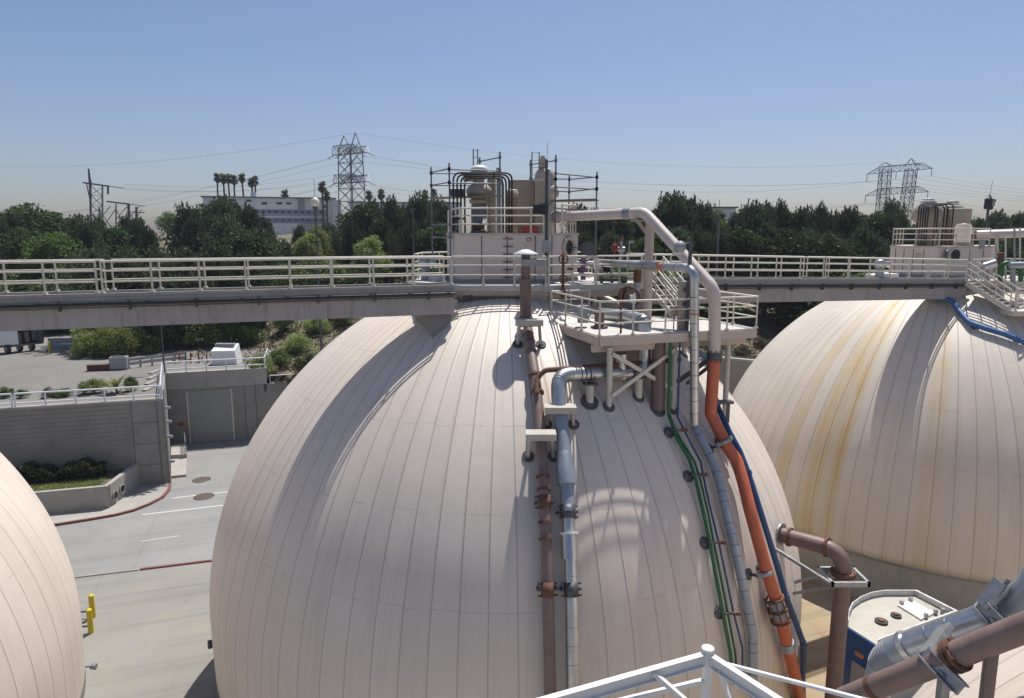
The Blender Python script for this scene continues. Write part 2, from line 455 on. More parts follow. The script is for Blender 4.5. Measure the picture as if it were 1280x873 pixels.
# ------------------------------------------------------------------ walkway bridges
DECKR = -2.48
def bridge(p0, p1, label):
    """p0, p1: near lower edge of the walkway at deck level"""
    p0, p1 = V(p0), V(p1); d = (p1 - p0); L = d.length; d.normalize(); n = V((-d.y, d.x, 0)).normalized(); W = 1.3; up = V((0, 0, 1))
    t = thing('walkway_bridge', label, 'walkway', (p0 + p1) / 2, 'concrete walkway bridges')
    def beam(b0, b1, z0, z1, e=0):
        q = [p0 + n * b0, p1 + n * b0, p1 + n * b1, p0 + n * b1]; return MB().hexa([v + up * z0 for v in q], [v + up * z1 for v in q])
    beam(.06, W - .06, -.95, -.16).build('girder', M['girder'], t)
    beam(-.02, W + .02, -.157, 0).build('deck', M['conc'], t)
    beam(0, .12, .003, .12).build('kerb', M['conc'], t); beam(W - .12, W, .003, .12).build('kerb', M['conc'], t)
    for b, off in ((.06, 0), (W - .06, .35)):
        k = max(1, int(L / 7.5)); l = L / k
        for i in range(k):
            a_, b_ = p0 + d * (i * l + .05 + off * .2) + n * b, p0 + d * ((i + 1) * l - .1) + n * b
            railing(t, [a_, b_], 0, .98, 1.42, slope=[a_.z + .12, b_.z + .12])
    mb = MB(); mb.tube([p0 - n * .085 - up * .20, p1 - n * .085 - up * .20], .06, 8); mb.build('conduit', M['black'], t)
    MB().tube([p0 - n * .06 - up * .31, p1 - n * .06 - up * .31], .02, 6).build('conduit', M['steel'], t)
    x = .6
    while x < L: MB().box(p0 + d * x - n * .03 - up * .25, (.06, .16, .30), math.atan2(d.y, d.x)).build('clamp', M['steel'], t); x += 1.9
    return t
BN = -4.45
bridge(S(-25.9, BN, DECK), S(-3.45, BN, DECK), 'concrete walkway bridge with cream railing on the left, ending at the scaffolded top')
bridge(S(4.6, -3.65, DECK), at(1210, 351.5, 36.2), 'concrete walkway bridge with cream railing running from the middle tank to the stained tank')
def corbel(c, tops, bots, ztop, label):
    t = thing('bridge_corbel', label, 'support block', tops[1], 'corbels under the bridge ends')
    n = BX * 1.3
    tp = [V((p.x, p.y, ztop)) for p in tops]; bt = [p - V((0, 0, .25)) for p in bots]
    mb = MB(); vs = bt + [bt[0] + n, bt[2] + n] + tp + [tp[0] + n, tp[2] + n]
    mb.add(vs, [(5, 6, 1 + 5, 1, 0)[:0] or (0, 1, 6, 5), (1, 2, 7, 6), (2, 4, 9, 7), (4, 3, 8, 9), (3, 0, 5, 8), (5, 6, 7, 9, 8), (0, 3, 4, 2, 1)])
    mb.build('block', M['conc2'], t)
    return t
corbel(CM, [at(520, 393, 25.6), at(541, 393, 24.55), at(573, 392, 25.2)], [dome(521, 402), dome(540, 428), dome(574, 411)], DECK - .955, 'tapered concrete block under the end of the left bridge')
corbel(CR, [at(1148, 373, 37.4), at(1169, 373, 36.3), at(1204, 372, 36.9)], [dome(1149, 378, 0, CR), dome(1168, 385, 0, CR), dome(1205, 381, 0, CR)], -3.36, 'tapered concrete block under the bridge end on the stained tank')

def on_dome(a, b, c=None):
    p = S(a, b); p.z = dz(math.hypot(p.x - CM.x, p.y - CM.y)); return p
# ------------------------------------------------------------------ upper platform of the middle tank
def octo(c, ap, ph=R(-90)):
    r = ap / math.cos(PI / 8)
    return [V((c.x + r * math.cos(ph + PI / 8 + i * PI / 4), c.y + r * math.sin(ph + PI / 8 + i * PI / 4), 0)) for i in range(8)]
def platform(c, label, DECK=DECK):
    t = thing('top_platform', label, 'platform', (c.x, c.y, DECK - .6), 'platforms on top of the tanks')
    MB().prism(octo(c, 4.06), DECK - .22, DECK - .004).build('deck', M['deckpale'], t)
    MB().prism(octo(c, 3.9), DECK - .40, DECK - .225).build('fascia', M['beige'], t)
    MB().prism(octo(c, 3.75), DECK - 1.3, DECK - .405).build('ring_beam', M['beige'], t)
    return t
tp = platform(CM, 'octagonal beige concrete platform on top of the middle tank')
oc = octo(CM, 3.95)
# front rail, facing the camera
railing(tp, [V((-2.28, 26.04)), V((1.28, 26.04))], DECK, 1.08, 1.15)
railing(tp, [V((-4.1, 28.7)), V((-4.1, 31.4)), V((-2.0, 33.8))], DECK, 1.08, 1.2)
railing(tp, [V((1.7, 33.9)), V((3.6, 32.2)), V((3.6, 30.9))], DECK, 1.08, 1.2)
# extension deck to the right of the octagon
ext = [S(.05, -4.45), S(4.35, -4.45), S(4.35, -2.35), S(2.6, -2.0)]
MB().prism(ext, DECK - .24, DECK).build('side_deck', M['deckpale'], tp)
MB().prism([S(.5, -4.2), S(4.25, -4.2), S(4.25, -2.4), S(2.6, -2.0)], DECK - .5, DECK - .245).build('side_beam', M['beige'], tp)
railing(tp, [S(.25, -4.35), S(4.25, -4.35)], DECK, 1.08, .95)
MB().cyl(on_dome(2.3, -4.1), .10, DECK - .25 - on_dome(2.3, -4.1).z, 14).build('column', M['beige'], tp)
MB().box(S(1.6, -3.6, -2.08) + V((0, 0, .16)), (1.7, .9, .05), YAW).build('cover_plate', M['white'], tp)
ptop = platform(CR, 'octagonal beige platform on top of the stained right tank', DECKR)
# conduits strapped under the platform edge
t = thing('conduit_run', 'bundle of thin dark conduits strapped below the front edge of the middle platform', 'conduit', (-.5, 26.2, -2.6))
mb = MB()
for i in range(4):
    z = -2.42 - .075 * i; mb.tube([(-3.2, 26.24, z), (-2.4, 26.12, z), (.5, 26.12, z)], .016, 6)
mb.build('conduit', M['black'], t)
for x in (-1.55, .3): MB().box((x, 26.09, -2.55), (.05, .05, .46)).build('strap', M['steel'], t)
MB().box((-1.75, 26.1, -2.42), (.25, .1, .12)).build('box', M['steel'], t)
t = thing('jack_post', 'short cream post standing on the dome under the platform beside the bridge end', 'post', (-2.2, 25.9, -3.3))
MB().cyl((-2.15, 25.9, -3.5), .085, 1.05, 12).build('tube', M['cream'], t)
MB().cyl((-2.15, 25.9, -2.46), .14, .05, 12).build('cap', M['steel'], t)

# ------------------------------------------------------------------ lower platform
def pad(mb, p, n, r=.3):
    """ringed rubber pad where a leg meets the cladding"""
    n = V(n); mb.lathe(p, [(r, -.12), (r, .03), (r * .93, .05), (r * .8, .05), (r * .76, .03), (r * .6, .05), (r * .42, .075), (.01, .08)], 20, n)
A0, A1, B0, B1 = .2, 6.15, -9.0, -4.75
lp = thing('lower_platform', 'cream steel platform with railing on braced legs, right side of the middle tank', 'platform', S(5, -4, LOW))
MB().prism([S(A0, B0 + .1), S(A1, B0), S(A1, B1), S(A0, B1)], LOW - .07, LOW).build('deck', M['deckpale'], lp)
mb = MB()
for p, q in ((S(A0, B0 + .1, LOW - .18), S(A1, B0, LOW - .18)), (S(A1, B0, LOW - .18), S(A1, B1, LOW - .18)), (S(A0, B0 + .1, LOW - .18), S(A0, B1, LOW - .18))):
    mb.bar(p, q, .09, .30)
mb.build('edge_beam', M['beige'], lp)
mb = MB(); mb.bar(S(A0 - .05, B0 + .55, LOW - .48), S(A1 - .1, B0 + .45, LOW - .48), .14, .24)
mb.bar(S(A0 + .3, B1 - .4, LOW - .48), S(A1 - .4, B1 - .4, LOW - .48), .14, .24)
for a in (.6, 1.7, 2.8, 3.9, 5.0, 5.8): mb.bar(S(a, B0 + .2, LOW - .30), S(a, B1, LOW - .30), .07, .13)
mb.build('under_beam', M['beige'], lp)
railing(lp, [S(A1, B1 + .9), S(A1, B0), S(A0, B0 + .1), S(A0, B1)], LOW, 1.1, 1.3, r=.033)
railing(lp, [S(A0 + .05, B1 + .05), S(A0 + 1.6, B1 + .05)], LOW, 1.1, .9)
legs = [(.68, -8.72), (3.25, -8.5), (5.85, -7.9), (5.7, -5.3), (1.2, -5.5)]
for a, b in legs:
    p = on_dome(a, b); q = S(a, b, LOW - .42); MB().tube([p - V((0, 0, .1)), q], .10, 14).build('leg', M['cream'], lp)
    mb = MB(); pad(mb, p, dnorm(p), .21); mb.build('pad', M['rubber'], lp)
mb = MB()
p1, p2 = on_dome(.68, -8.72), on_dome(3.25, -8.5)
mb.bar(S(.7, -8.86, LOW - .62), p2 + V((-.05, -.1, .75)), .05, .13); mb.bar(S(3.2, -8.66, LOW - .62), p1 + V((.08, -.14, .4)), .05, .13)
mb.build('cross_brace', M['cream'], lp)
mb = MB(); mb.bar(at(884, 451, 23.2), at(846, 478, 23.5), .07, .16); mb.bar(at(886, 459, 23.3), at(858, 480, 23.5), .06, .12)
mb.build('knee_brace', M['steel'], lp)
t = thing('gas_detector', 'small gas detector on a thin post at the edge of the lower platform', 'detector', S(3.3, -8.3, LOW))
MB().tube([S(3.3, -8.3, LOW), S(3.3, -8.3, LOW + .5)], .02, 8).build('stem', M['steel'], t)
MB().box(S(3.3, -8.3, LOW + .62), (.18, .14, .32), YAW).build('sensor_box', M['beigeeq'], t)

# stairs from the side deck down to the lower platform
def stairs(name, label, top, bot, width, n, off):
    top, bot = V(top), V(bot); t = thing(name, label, 'stairs', bot, 'steel stairs')
    d = (bot - top); run = V((d.x, d.y, 0)); side = run.normalized().cross(V((0, 0, 1))) * (width / 2)
    mb = MB()
    for s in (-1, 1): mb.bar(top + side * s - V((0, 0, .1)), bot + side * s - V((0, 0, .02)), .05, .24)
    mb.build('stringer', M['cream'], t)
    for i in range(n):
        p = top + d * ((i + .8) / n); mb = MB()
        mb.bar(p - side * .95, p + side * .95, .24, .04); mb.build('tread', M['conc'], t)
    for s in (-1, 1):
        railing(t, [top + side * s, bot + side * s], 0, 1.0, .85, slope=[top.z, bot.z], mids=(.68, .36))
    return t
stairs('staircase', 'cream steel stair going down to the lower platform behind the white pipe', S(5.2, -3.7, DECK), S(5.35, -5.75, LOW), .8, 7, 0)
# ------------------------------------------------------------------ helpers for pipework
def px(x, y, Y): return at(x, y, Y)
def ring(mb, p, d, r, h=.06, seg=16):
    d = V(d).normalized(); mb.cyl(V(p) - d * (h / 2), r, h, seg, d)
def flange(parent, p, d, r, mat=None, h=.09, name='flange', bolts=True):
    d = V(d).normalized(); mb = MB(); mb.cyl(V(p) - d * (h / 2), r, h, 18, d)
    if bolts:
        x = d.cross(V((0, 0, 1)) if abs(d.z) < .9 else V((0, 1, 0))).normalized(); y = d.cross(x)
        for i in range(8):
            c = V(p) + (x * math.cos(i * PI / 4) + y * math.sin(i * PI / 4)) * r * .9
            mb.cyl(c - d * (h * .9), .018, h * 1.8, 6, d)
    return mb.build(name, mat or M['rust'], parent)
def seams(parent, pts, r, every, mat, name='jacket_seam', wd=.018):
    """thin raised joints of a metal jacket along a straight run"""
    mb = MB()
    for a, b in zip(pts[:-1], pts[1:]):
        L = (b - a).length; n = int(L / every)
        for i in range(1, n + 1): ring(mb, a.lerp(b, i / (n + 1)), b - a, r + .006, wd, 16)
    if mb.v: return mb.build(name, mat, parent)
def saddle(label, p, q, parent=None, n=None):
    pass

# ------------------------------------------------------------------ cabin of the middle tank
def cabin(poly, label, z0, zr=0.0):
    c = sum((V((p[0], p[1], 0)) for p in poly), V((0, 0, 0))) / len(poly)
    t = thing('equipment_cabin', label, 'cabin', (c.x, c.y, z0), 'panelled cabins on top of the tanks')
    MB().prism(poly, z0, zr - .07).build('wall', M['panel'], t)
    big = [c + (V((p[0], p[1], 0)) - c) * 1.018 for p in poly]
    MB().prism(big, zr - .068, zr + .015).build('roof_slab', M['beige'], t)
    MB().prism([c + (V((p[0], p[1], 0)) - c) * 1.012 for p in poly], z0 + .002, z0 + .14).build('base_curb', M['conc'], t)
    return t
M['panel'] = paint('cabin_panel', (.64, .555, .50), .5, var=.08, dirt=(.3, .26, .22), damt=.25, scale=.8)
cpoly = [(-2.08, 27.3), (1.82, 27.3), (2.72, 28.45), (2.72, 31.2), (1.8, 32.3), (-2.1, 32.3), (-2.95, 31.3), (-2.62, 28.5)]
cb = cabin(cpoly, 'low pale panelled cabin on the middle tank, under the scaffold', DECK + .003)
for x in (602, 634, 669, 690):
    p = px(x, 300, 27.29); MB().box((p.x, 27.296, -.97), (.035, .02, 1.75)).build('panel_joint', M['steel'], cb)
for i in range(6): MB().bar((-.36, 27.24, -1.72 + .3 * i), (.04, 27.24, -1.72 + .3 * i), .035).build('ladder_rung', M['rust'], cb)
MB().box((.68, 27.285, -.25), (.16, .02, .12)).build('warning_sign', M['red'], cb)
mb = MB(); mb.box((.68, 27.27, -.25), (.09, .012, .05)); mb.build('sign_panel', M['white'], cb)
n_ch = V((1.15, -.9, 0)).normalized(); hc = V((2.27, 27.875, -.55))
mb = MB(); mb.lathe(hc, [(.30, -.02), (.44, -.02), (.44, .10), (.38, .12), (.30, .10), (.30, -.02)], 28, n_ch); mb.build('hatch_ring', M['beige'], cb)
MB().disc(hc + n_ch * .004, .31, n_ch, 26, .012).build('hatch_opening', M['black'], cb)
lc = px(734, 312, 27.9)
mb = MB(); mb.cyl(lc, .30, .05, 26, (.15, -1, .05)); mb.bar(lc + V((-.3, .04, .05)), hc + n_ch * .06, .04); mb.build('hatch_lid', M['rubber'], cb)
railing(cb, [V((-2.0, 27.38)), V((.75, 27.38)), V((1.25, 27.38))], .015, .97, 1.1)
railing(cb, [V((-2.0, 27.4)), V((-2.5, 28.6)), V((-2.85, 31))], .015, .97, 1.1)
railing(cb, [V((2.0, 27.75)), V((2.62, 28.55)), V((2.62, 31))], .015, 1.12, 1.2)

def zz(y, Y): return at(640, y, Y).z
# scrubber vessel, left
YS = 29.4; xs = px(599, 250, YS).x; sv = thing('gas_scrubber', 'beige gas scrubber with bulging waist and white cap, left on the cabin roof', 'vessel', (xs, YS, .015))
L = lambda pr: MB().lathe((xs, YS, 0), pr, 24)
L([(.40, .016), (.40, .08), (.33, .08), (.33, zz(254, YS)), (.01, zz(254, YS))]).build('lower_drum', M['greyp'], sv)
L([(.01, zz(254.5, YS)), (.42, zz(254.5, YS)), (.42, zz(250, YS)), (.30, zz(249, YS)), (.50, zz(245, YS)), (.55, zz(241, YS)), (.55, zz(237, YS)), (.40, zz(232, YS)), (.22, zz(228.5, YS)), (.22, zz(225, YS)), (.33, zz(223, YS)), (.34, zz(215, YS)), (.01, zz(215, YS))]).build('waist', M['beigeeq'], sv)
L([(.01, zz(214.8, YS)), (.36, zz(214.8, YS)), (.37, zz(212, YS)), (.34, zz(209.5, YS)), (.2, zz(207, YS)), (.01, zz(206.5, YS))]).build('cap', M['white'], sv)
mb = MB(); mb.box((xs - .42, YS - .1, zz(222, YS)), (.45, .4, .34)); mb.build('side_box', M['beigeeq'], sv, bevel=.02)
mb = MB(); mb.box((xs + .52, YS + .25, 1.15), (.36, .4, 2.26)); mb.build('duct', M['beigeeq'], sv, bevel=.02)
# brown canister
YB = 29.0; xb = px(640, 250, YB).x; t = thing('rusty_canister', 'rust stained brown canister with a white top on the cabin roof', 'canister', (xb, YB, .015))
MB().cyl((xb, YB, .016), .22, zz(247, YB), 20).build('body', M['rustbeige'] if 'rustbeige' in M else M['brown'], t)
mb = MB(); mb.lathe((xb, YB, 0), [(.2, zz(247, YB)), (.26, zz(247, YB)), (.26, zz(240, YB)), (.2, zz(239.6, YB))], 20); mb.build('collar', M['beigeeq'], t)
mb = MB(); mb.lathe((xb, YB, 0), [(.01, zz(239.6, YB)), (.24, zz(239.5, YB)), (.22, zz(237.6, YB)), (.01, zz(236.6, YB))], 20); mb.build('cap', M['white'], t)
# box filter
YF = 30.2; t = thing('filter_housing', 'big square beige filter housing in the middle of the cabin roof', 'housing', (.8, YF, .015))
xa, xb_, xc = px(637, 250, YF).x, px(668, 250, YF).x, px(688, 250, 29.6).x
MB().prism([(xa, YF), (xb_ - .01, YF), (xb_ - .01, YF + 1.4), (xa, YF + 1.4)], .016, zz(226.5, YF)).build('chamber', M['beigeeq'], t, bevel=.02)
MB().prism([(xb_, 29.6), (xc, 29.6), (xc, YF + 1.3), (xb_, YF + 1.3)], .016, zz(225, 29.6)).build('side_chamber', M['beigeeq'], t, bevel=.02)
MB().prism([(xa - .03, YF - .04), (xb_ + .0, YF - .04), (xb_ + .0, YF + 1.44), (xa - .03, YF + 1.44)], zz(226.4, YF), zz(225.3, YF)).build('top_lip', M['beige'], t)
for k in range(3): MB().box((xc - .12 - .2 * 0, 29.57, .5 + .45 * k), (.09, .04, .06)).build('latch', M['steel'], t)
# domed tank with valve box behind
YT = 31.6; xt = px(681, 230, YT).x; t = thing('domed_tank', 'domed beige tank with a square valve box on its crown behind the filter housing', 'tank', (xt, YT, .015))
z0 = zz(222, YT)
MB().lathe((xt, YT, 0), [(.46, .016), (.46, z0), (.44, z0 + .15), (.36, z0 + .3), (.22, z0 + .4), (.01, z0 + .43)], 24).build('shell', M['beigeeq'], t)
MB().lathe((xt, YT, 0), [(.46, z0 - .95), (.62, z0 - .85), (.66, z0 - .65), (.6, z0 - .45), (.46, z0 - .35)], 24).build('bulge', M['beigeeq'], t)
mb = MB(); mb.box((xt - .1, YT, z0 + .62), (.30, .3, .44)); mb.cyl((xt - .1, YT, z0 + .84), .1, .1, 12); mb.build('valve_box', M['beigeeq'], t, bevel=.02)
# black conduits
t = thing('conduit_loops', 'bunch of black conduits arching over the left scrubber on the cabin roof', 'conduit', (-2.2, 28.6, .015))
for i in range(4):
    o = i * .12; zt = zz(216.5, 28.6) - .07 * i; x0 = px(567, 250, 28.6).x + o * 1.3; x1 = px(629, 250, 28.6).x + .12 * (3 - i)
    pts = rounded([(x0, 28.55 - .04 * i, .02), (x0, 28.55 - .04 * i, zt), (x1, 28.5 - .04 * i, zt), (x1, 28.5 - .04 * i, .02)], .32, 6)
    MB().tube(pts, .037, 8).build('conduit', M['black'], t)
for z in (.6, 1.55):
    MB().box((px(572, 250, 28.6).x, 28.62, z), (.6, .05, .09)).build('conduit_bracket', M['steel'], t)
MB().box((px(571, 250, 28.6).x, 28.7, zz(240, 28.6)), (.55, .3, .22)).build('junction_box', M['steel'], t)
t = thing('cable_riser', 'tall grey cable riser standing between the scrubber and the rusty canister', 'riser', (px(623, 250, 28.9).x, 28.9, .015))
MB().box((px(623, 250, 28.9).x, 28.95, 1.35), (.16, .1, 2.66)).build('tray', M['galv'], t)
MB().tube([(px(627.5, 250, 28.8).x, 28.8, .02), (px(627.5, 250, 28.8).x, 28.8, 2.3)], .035, 8).build('conduit', M['white'], t)
t = thing('roof_crate', 'low red box on the cabin roof behind the front railing', 'box', (.62, 28.0, .015))
MB().box((.72, 28.0, .13), (.66, .4, .22)).build('body', M['red'], t, bevel=.02); MB().box((.72, 28.0, .252), (.70, .44, .03)).build('lid', M['red'], t)
t = thing('roof_pump', 'small rusty pump lying on the cabin roof below the scrubber', 'pump', (xs, 28.6, .015))
MB().cyl((xs - .25, 28.6, .28), .13, .5, 16, (1, 0, 0)).build('motor', M['rust'], t); MB().box((xs, 28.6, .08), (.6, .25, .12)).build('base', M['steel'], t)

# dark post with lamp and junction box in front of the cabin
YP = 26.75; xp = px(682.5, 300, YP).x
t = thing('lamp_post', 'dark post with a black floodlight and grey box in front of the cabin', 'post', (xp, YP, DECK))
MB().tube([(xp, YP, DECK - .1), (xp, YP, zz(200, YP))], .055, 10).build('pole', M['steel'], t)
MB().tube([(xp + .09, YP, DECK - .1), (xp + .09, YP, zz(212, YP))], .05, 8).build('conduit', M['galv'], t)
MB().tube([(xp + .02, YP, zz(200, YP)), (xp + .02, YP, zz(178, YP))], .008, 6).build('antenna', M['steel'], t)
MB().box((xp, YP - .09, zz(308, YP)), (.34, .18, .48)).build('junction_box', M['greyp'], t, bevel=.02)
fl = V((px(675, 262, YP - .1).x, YP - .15, zz(262, YP)))
mb = MB(); mb.hexa([fl + V(q) for q in ((-.28, -.12, -.16), (.2, -.12, -.22), (.26, .16, -.2), (-.2, .16, -.16))], [fl + V(q) for q in ((-.28, -.12, .19), (.22, -.12, .17), (.26, .16, .17), (-.2, .16, .19))])
mb.build('lamp_housing', M['black'], t, bevel=.015)
mb = MB(); mb.bar(fl + V((-.02, 0, .205)), fl + V((.42, .1, .205)), .22, .03); mb.build('lamp_bracket', M['steel'], t)
mb = MB(); mb.tube(rounded([(xp, YP - .13, zz(316, YP)), (xp - .03, YP - .13, DECK + .3), (xp - .12, YP - .2, DECK - .2)], .3), .03, 8); mb.build('cable', M['black'], t)

# ------------------------------------------------------------------ scaffolds
def clamp(mb, p): mb.box(p, (.11, .11, .12))
def scaffold(label, poles, rails, planks, ladder):
    t = thing('scaffold', label, 'scaffold', (poles[0][0], poles[0][1], poles[0][2]), 'scaffolds around the cabin roof')
    for x, y, z0, z1 in poles: MB().tube([(x, y, z0), (x, y, z1)], .034, 8).build('pole', M['scaff'], t)
    for a, b in rails:
        mb = MB(); mb.tube([a, b], .028, 8); mb.build('rail', M['scaff'], t)
        for p in (a, b):
            mb = MB(); clamp(mb, p); mb.build('clamp', M['scaff'], t)
    for a, b, w_ in planks: MB().bar(a, b, w_, .05).build('plank', M['plank'], t)
    for (a, b, z0, z1) in ladder:
        a, b = V(a), V(b); mb = MB()
        for p in (a, b): mb.tube([(p.x, p.y, z0), (p.x, p.y, z1)], .026, 8)
        z = z0 + .15
        while z < z1: mb.tube([(a.x, a.y, z), (b.x, b.y, z)], .016, 6); z += .32
        mb.build('ladder', M['scaff'], t)
    return t
def P(x, y, Y): return px(x, y, Y)
a1 = P(539.5, 250, 30.2); a2 = P(562, 250, 27.9); a3 = P(625, 250, 28.3); a4 = P(600, 250, 31.6)
rail = lambda A_, B_, y1, y2, YA, YB_: (V((A_.x, A_.y, zz(y1, YA))), V((B_.x, B_.y, zz(y2, YB_))))
scaffold('scaffold frame with a ladder top around the left scrubber', 
    [(a1.x, a1.y, DECK, zz(209, 30.2)), (a2.x, a2.y, DECK, zz(204, 27.9)), (a3.x, a3.y, .02, zz(190, 28.3)), (a4.x, a4.y, .02, zz(197, 31.6))],
    [rail(a1, a2, 216, 211, 30.2, 27.9), rail(a1, a4, 217, 217, 30.2, 31.6), rail(a2, a3, 212, 214, 27.9, 28.3), rail(a1, a2, 232, 228, 30.2, 27.9), rail(a2, a3, 229, 230, 27.9, 28.3), rail(a1, a4, 232, 232, 30.2, 31.6), rail(a4, a3, 202, 197, 31.6, 28.3), rail(a1, a2, 281, 281, 30.2, 27.9), rail(a1, a2, 297, 297, 30.2, 27.9)],
    [(V((a1.x, a1.y, zz(248, 30.2))), V((a3.x, 28.0, zz(245, 28.0))), .45), (V((a1.x, a1.y + .4, zz(248, 30.2))), V((a3.x - .3, 28.5, zz(245.5, 28.5))), .35)],
    [(P(591.5, 190, 31.4), P(597, 190, 31.4), 1.6, zz(186.5, 31.4))])
b1 = P(694.5, 230, 28.4); b2 = P(746, 230, 29.2); b3 = P(711.5, 230, 31.6); b4 = P(663, 230, 31.8); b5 = P(711, 230, 28.6)
scaffold('scaffold frame with a ladder top and open plank deck right of the cabin roof',
    [(b1.x, b1.y, .02, zz(194, 28.4)), (b2.x, b2.y, DECK - .1, zz(215, 29.2)), (b3.x, b3.y, .9, zz(218, 31.6)), (b4.x, b4.y, .02, zz(200, 31.8))],
    [rail(b1, b2, 217, 222, 28.4, 29.2), rail(b3, b2, 224.5, 221.5, 31.6, 29.2), rail(b1, b3, 224, 224, 28.4, 31.6), rail(b1, b2, 234, 237, 28.4, 29.2), rail(b3, b2, 240, 236, 31.6, 29.2), rail(b1, b3, 239, 240, 28.4, 31.6), rail(b4, b1, 206, 201, 31.8, 28.4), rail(b4, b1, 224, 224, 31.8, 28.4)],
    [(V((b1.x - .3, 28.6, zz(252, 28.6))), V((b2.x, 29.3, zz(251, 29.3))), .5), (V((b1.x - .1, 29.6, zz(251, 29.6))), V((b2.x, 29.9, zz(249.5, 29.9))), .5), (V((b1.x - .1, 28.4, zz(260, 28.4))), V((b1.x + 1.2, 28.4, zz(264, 28.4))), .1)],
    [(P(665, 190, 31.7), P(674, 190, 31.7), 1.2, zz(190, 31.7))])

# ------------------------------------------------------------------ gas main: white pipe turning into the orange pipe
gm = thing('gas_main', 'thick pale gas pipe from the cabin roof bending down past the lower platform', 'pipe', (5.6, 28, DECK))
w0 = px(694, 271.5, 28.9); w1 = px(806, 266, 25.5); q = px(888, 517, 22.95); w3 = px(893, 447, 22.85); w2 = px(893.5, 362, 22.8)
mb = MB(); mb.tube(rounded([w0, w1, w2, w3], .75, 8), .20, 20); mb.build('pipe', M['pinkpipe'], gm)
flange(gm, w0, w1 - w0, .25, M['galv'], .16, 'end_collar', False)
flange(gm, w1.lerp(w0, .17), w1 - w0, .215, M['galv'], .32, 'clamp_band', False)
dd = w1.lerp(w0, .86); MB().cyl((dd.x, dd.y, dd.z + .23), .03, .06, 8).build('vent_plug', M['steel'], gm)
flange(gm, w3 + V((0, 0, .05)), (0, 0, 1), .26, M['steel'], .24)
sc_ = px(812, 290, 25.6)
t = thing('pipe_column', 'round beige column holding up the thick gas pipe at its bend', 'column', (sc_.x, sc_.y, LOW))
MB().cyl((sc_.x, sc_.y, LOW + .003), .17, w1.z - LOW - .28, 18).build('shaft', M['beige'], t)
MB().cyl((sc_.x, sc_.y, LOW + .003), .3, .05, 18).build('base_plate', M['beige'], t)
mb = MB(); mb.bar((sc_.x - .55, sc_.y, w1.z - .2), (sc_.x - .1, sc_.y, w1.z - .75), .09, .12); mb.bar((sc_.x - .7, sc_.y, w1.z - .29), (sc_.x + .25, sc_.y, w1.z - .29), .2, .06)
mb.build('bracket', M['beigeeq'], t)

t = thing('orange_pipe', 'orange pipe running down the dome from the thick pale gas pipe', 'pipe', q)
op = [w3, q, dome(908, 557, .48), dome(921, 576, .50), dome(929, 603, .50), dome(938, 640, .49), dome(956, 706, .47), dome(970, 751, .45), dome(979, 786, .43), dome(993, 842, .40), dome(1003, 885, .38)]
MB().tube(rounded(op, .4, 5), .205, 20).build('pipe', M['orange'], t)
def band(parent, p, d, r, h, mat, name): flange(parent, p, d, r, mat, h, name, False)
for k in range(4): band(t, op[1].lerp(op[2], .6 + .1 * k), op[2] - op[1], .226, .03, M['orange'], 'elbow_ring')
c5 = dome(972, 762, .45); d5 = (op[7] - op[6])
cage = MB(); dn = d5.normalized(); xx = dn.cross(V((0, 0, 1))).normalized(); yy = dn.cross(xx)
for i in range(8):
    e = (xx * math.cos(i * PI / 4) + yy * math.sin(i * PI / 4)) * .31; cage.bar(c5 - dn * .42 + e, c5 + dn * .42 + e, .045, .045)
for k in (-.4, 0, .4): cage.lathe(c5 + dn * k, [(.27, -.035), (.33, -.035), (.33, .035), (.27, .035), (.27, -.035)], 16, dn)
cage.build('joint_cage', M['rust'], t); band(t, c5, dn, .245, .62, M['greyp'], 'joint_sleeve')
band(t, op[8].lerp(op[9], .35), op[9] - op[8], .24, .36, M['alub'], 'repair_band')
def strut_clamp(label, p, d, out, side, w_, cat='pipe support'):
    """grey channel beam under a pipe with two short legs and pads on the cladding"""
    d, out = V(d).normalized(), V(out).normalized(); s = d.cross(out).normalized()
    t = thing('pipe_support', label, cat, p - out * .4)
    mb = MB(); mb.bar(p - s * w_[0] - out * .02, p + s * w_[1] - out * .02, .14, .10, out); mb.build('channel', M['galv'], t)
    mb = MB(); mb.lathe(p, [(.235, -.07), (.27, -.07), (.27, .07), (.235, .07), (.235, -.07)], 18, d); mb.build('strap', M['galv'], t)
    for k in (-w_[0] * .75, w_[1] * .75):
        b = p + s * k; MB().bar(b - out * .5, b, .08).build('leg', M['steel'], t)
        mb = MB(); pad(mb, b - out * .42, out, .2); mb.build('pad', M['rubber'], t)
    return t
i1 = op[2].lerp(op[1], .12); strut_clamp('grey channel clamp holding the orange pipe at its upper bend', i1, op[2] - op[1], dnorm(i1), 1, (.55, .55))
i2 = dome(956, 717, .40); strut_clamp('grey channel clamp holding the orange pipe half way down the dome', i2, op[6] - op[5], dnorm(i2), 1, (.5, .42))

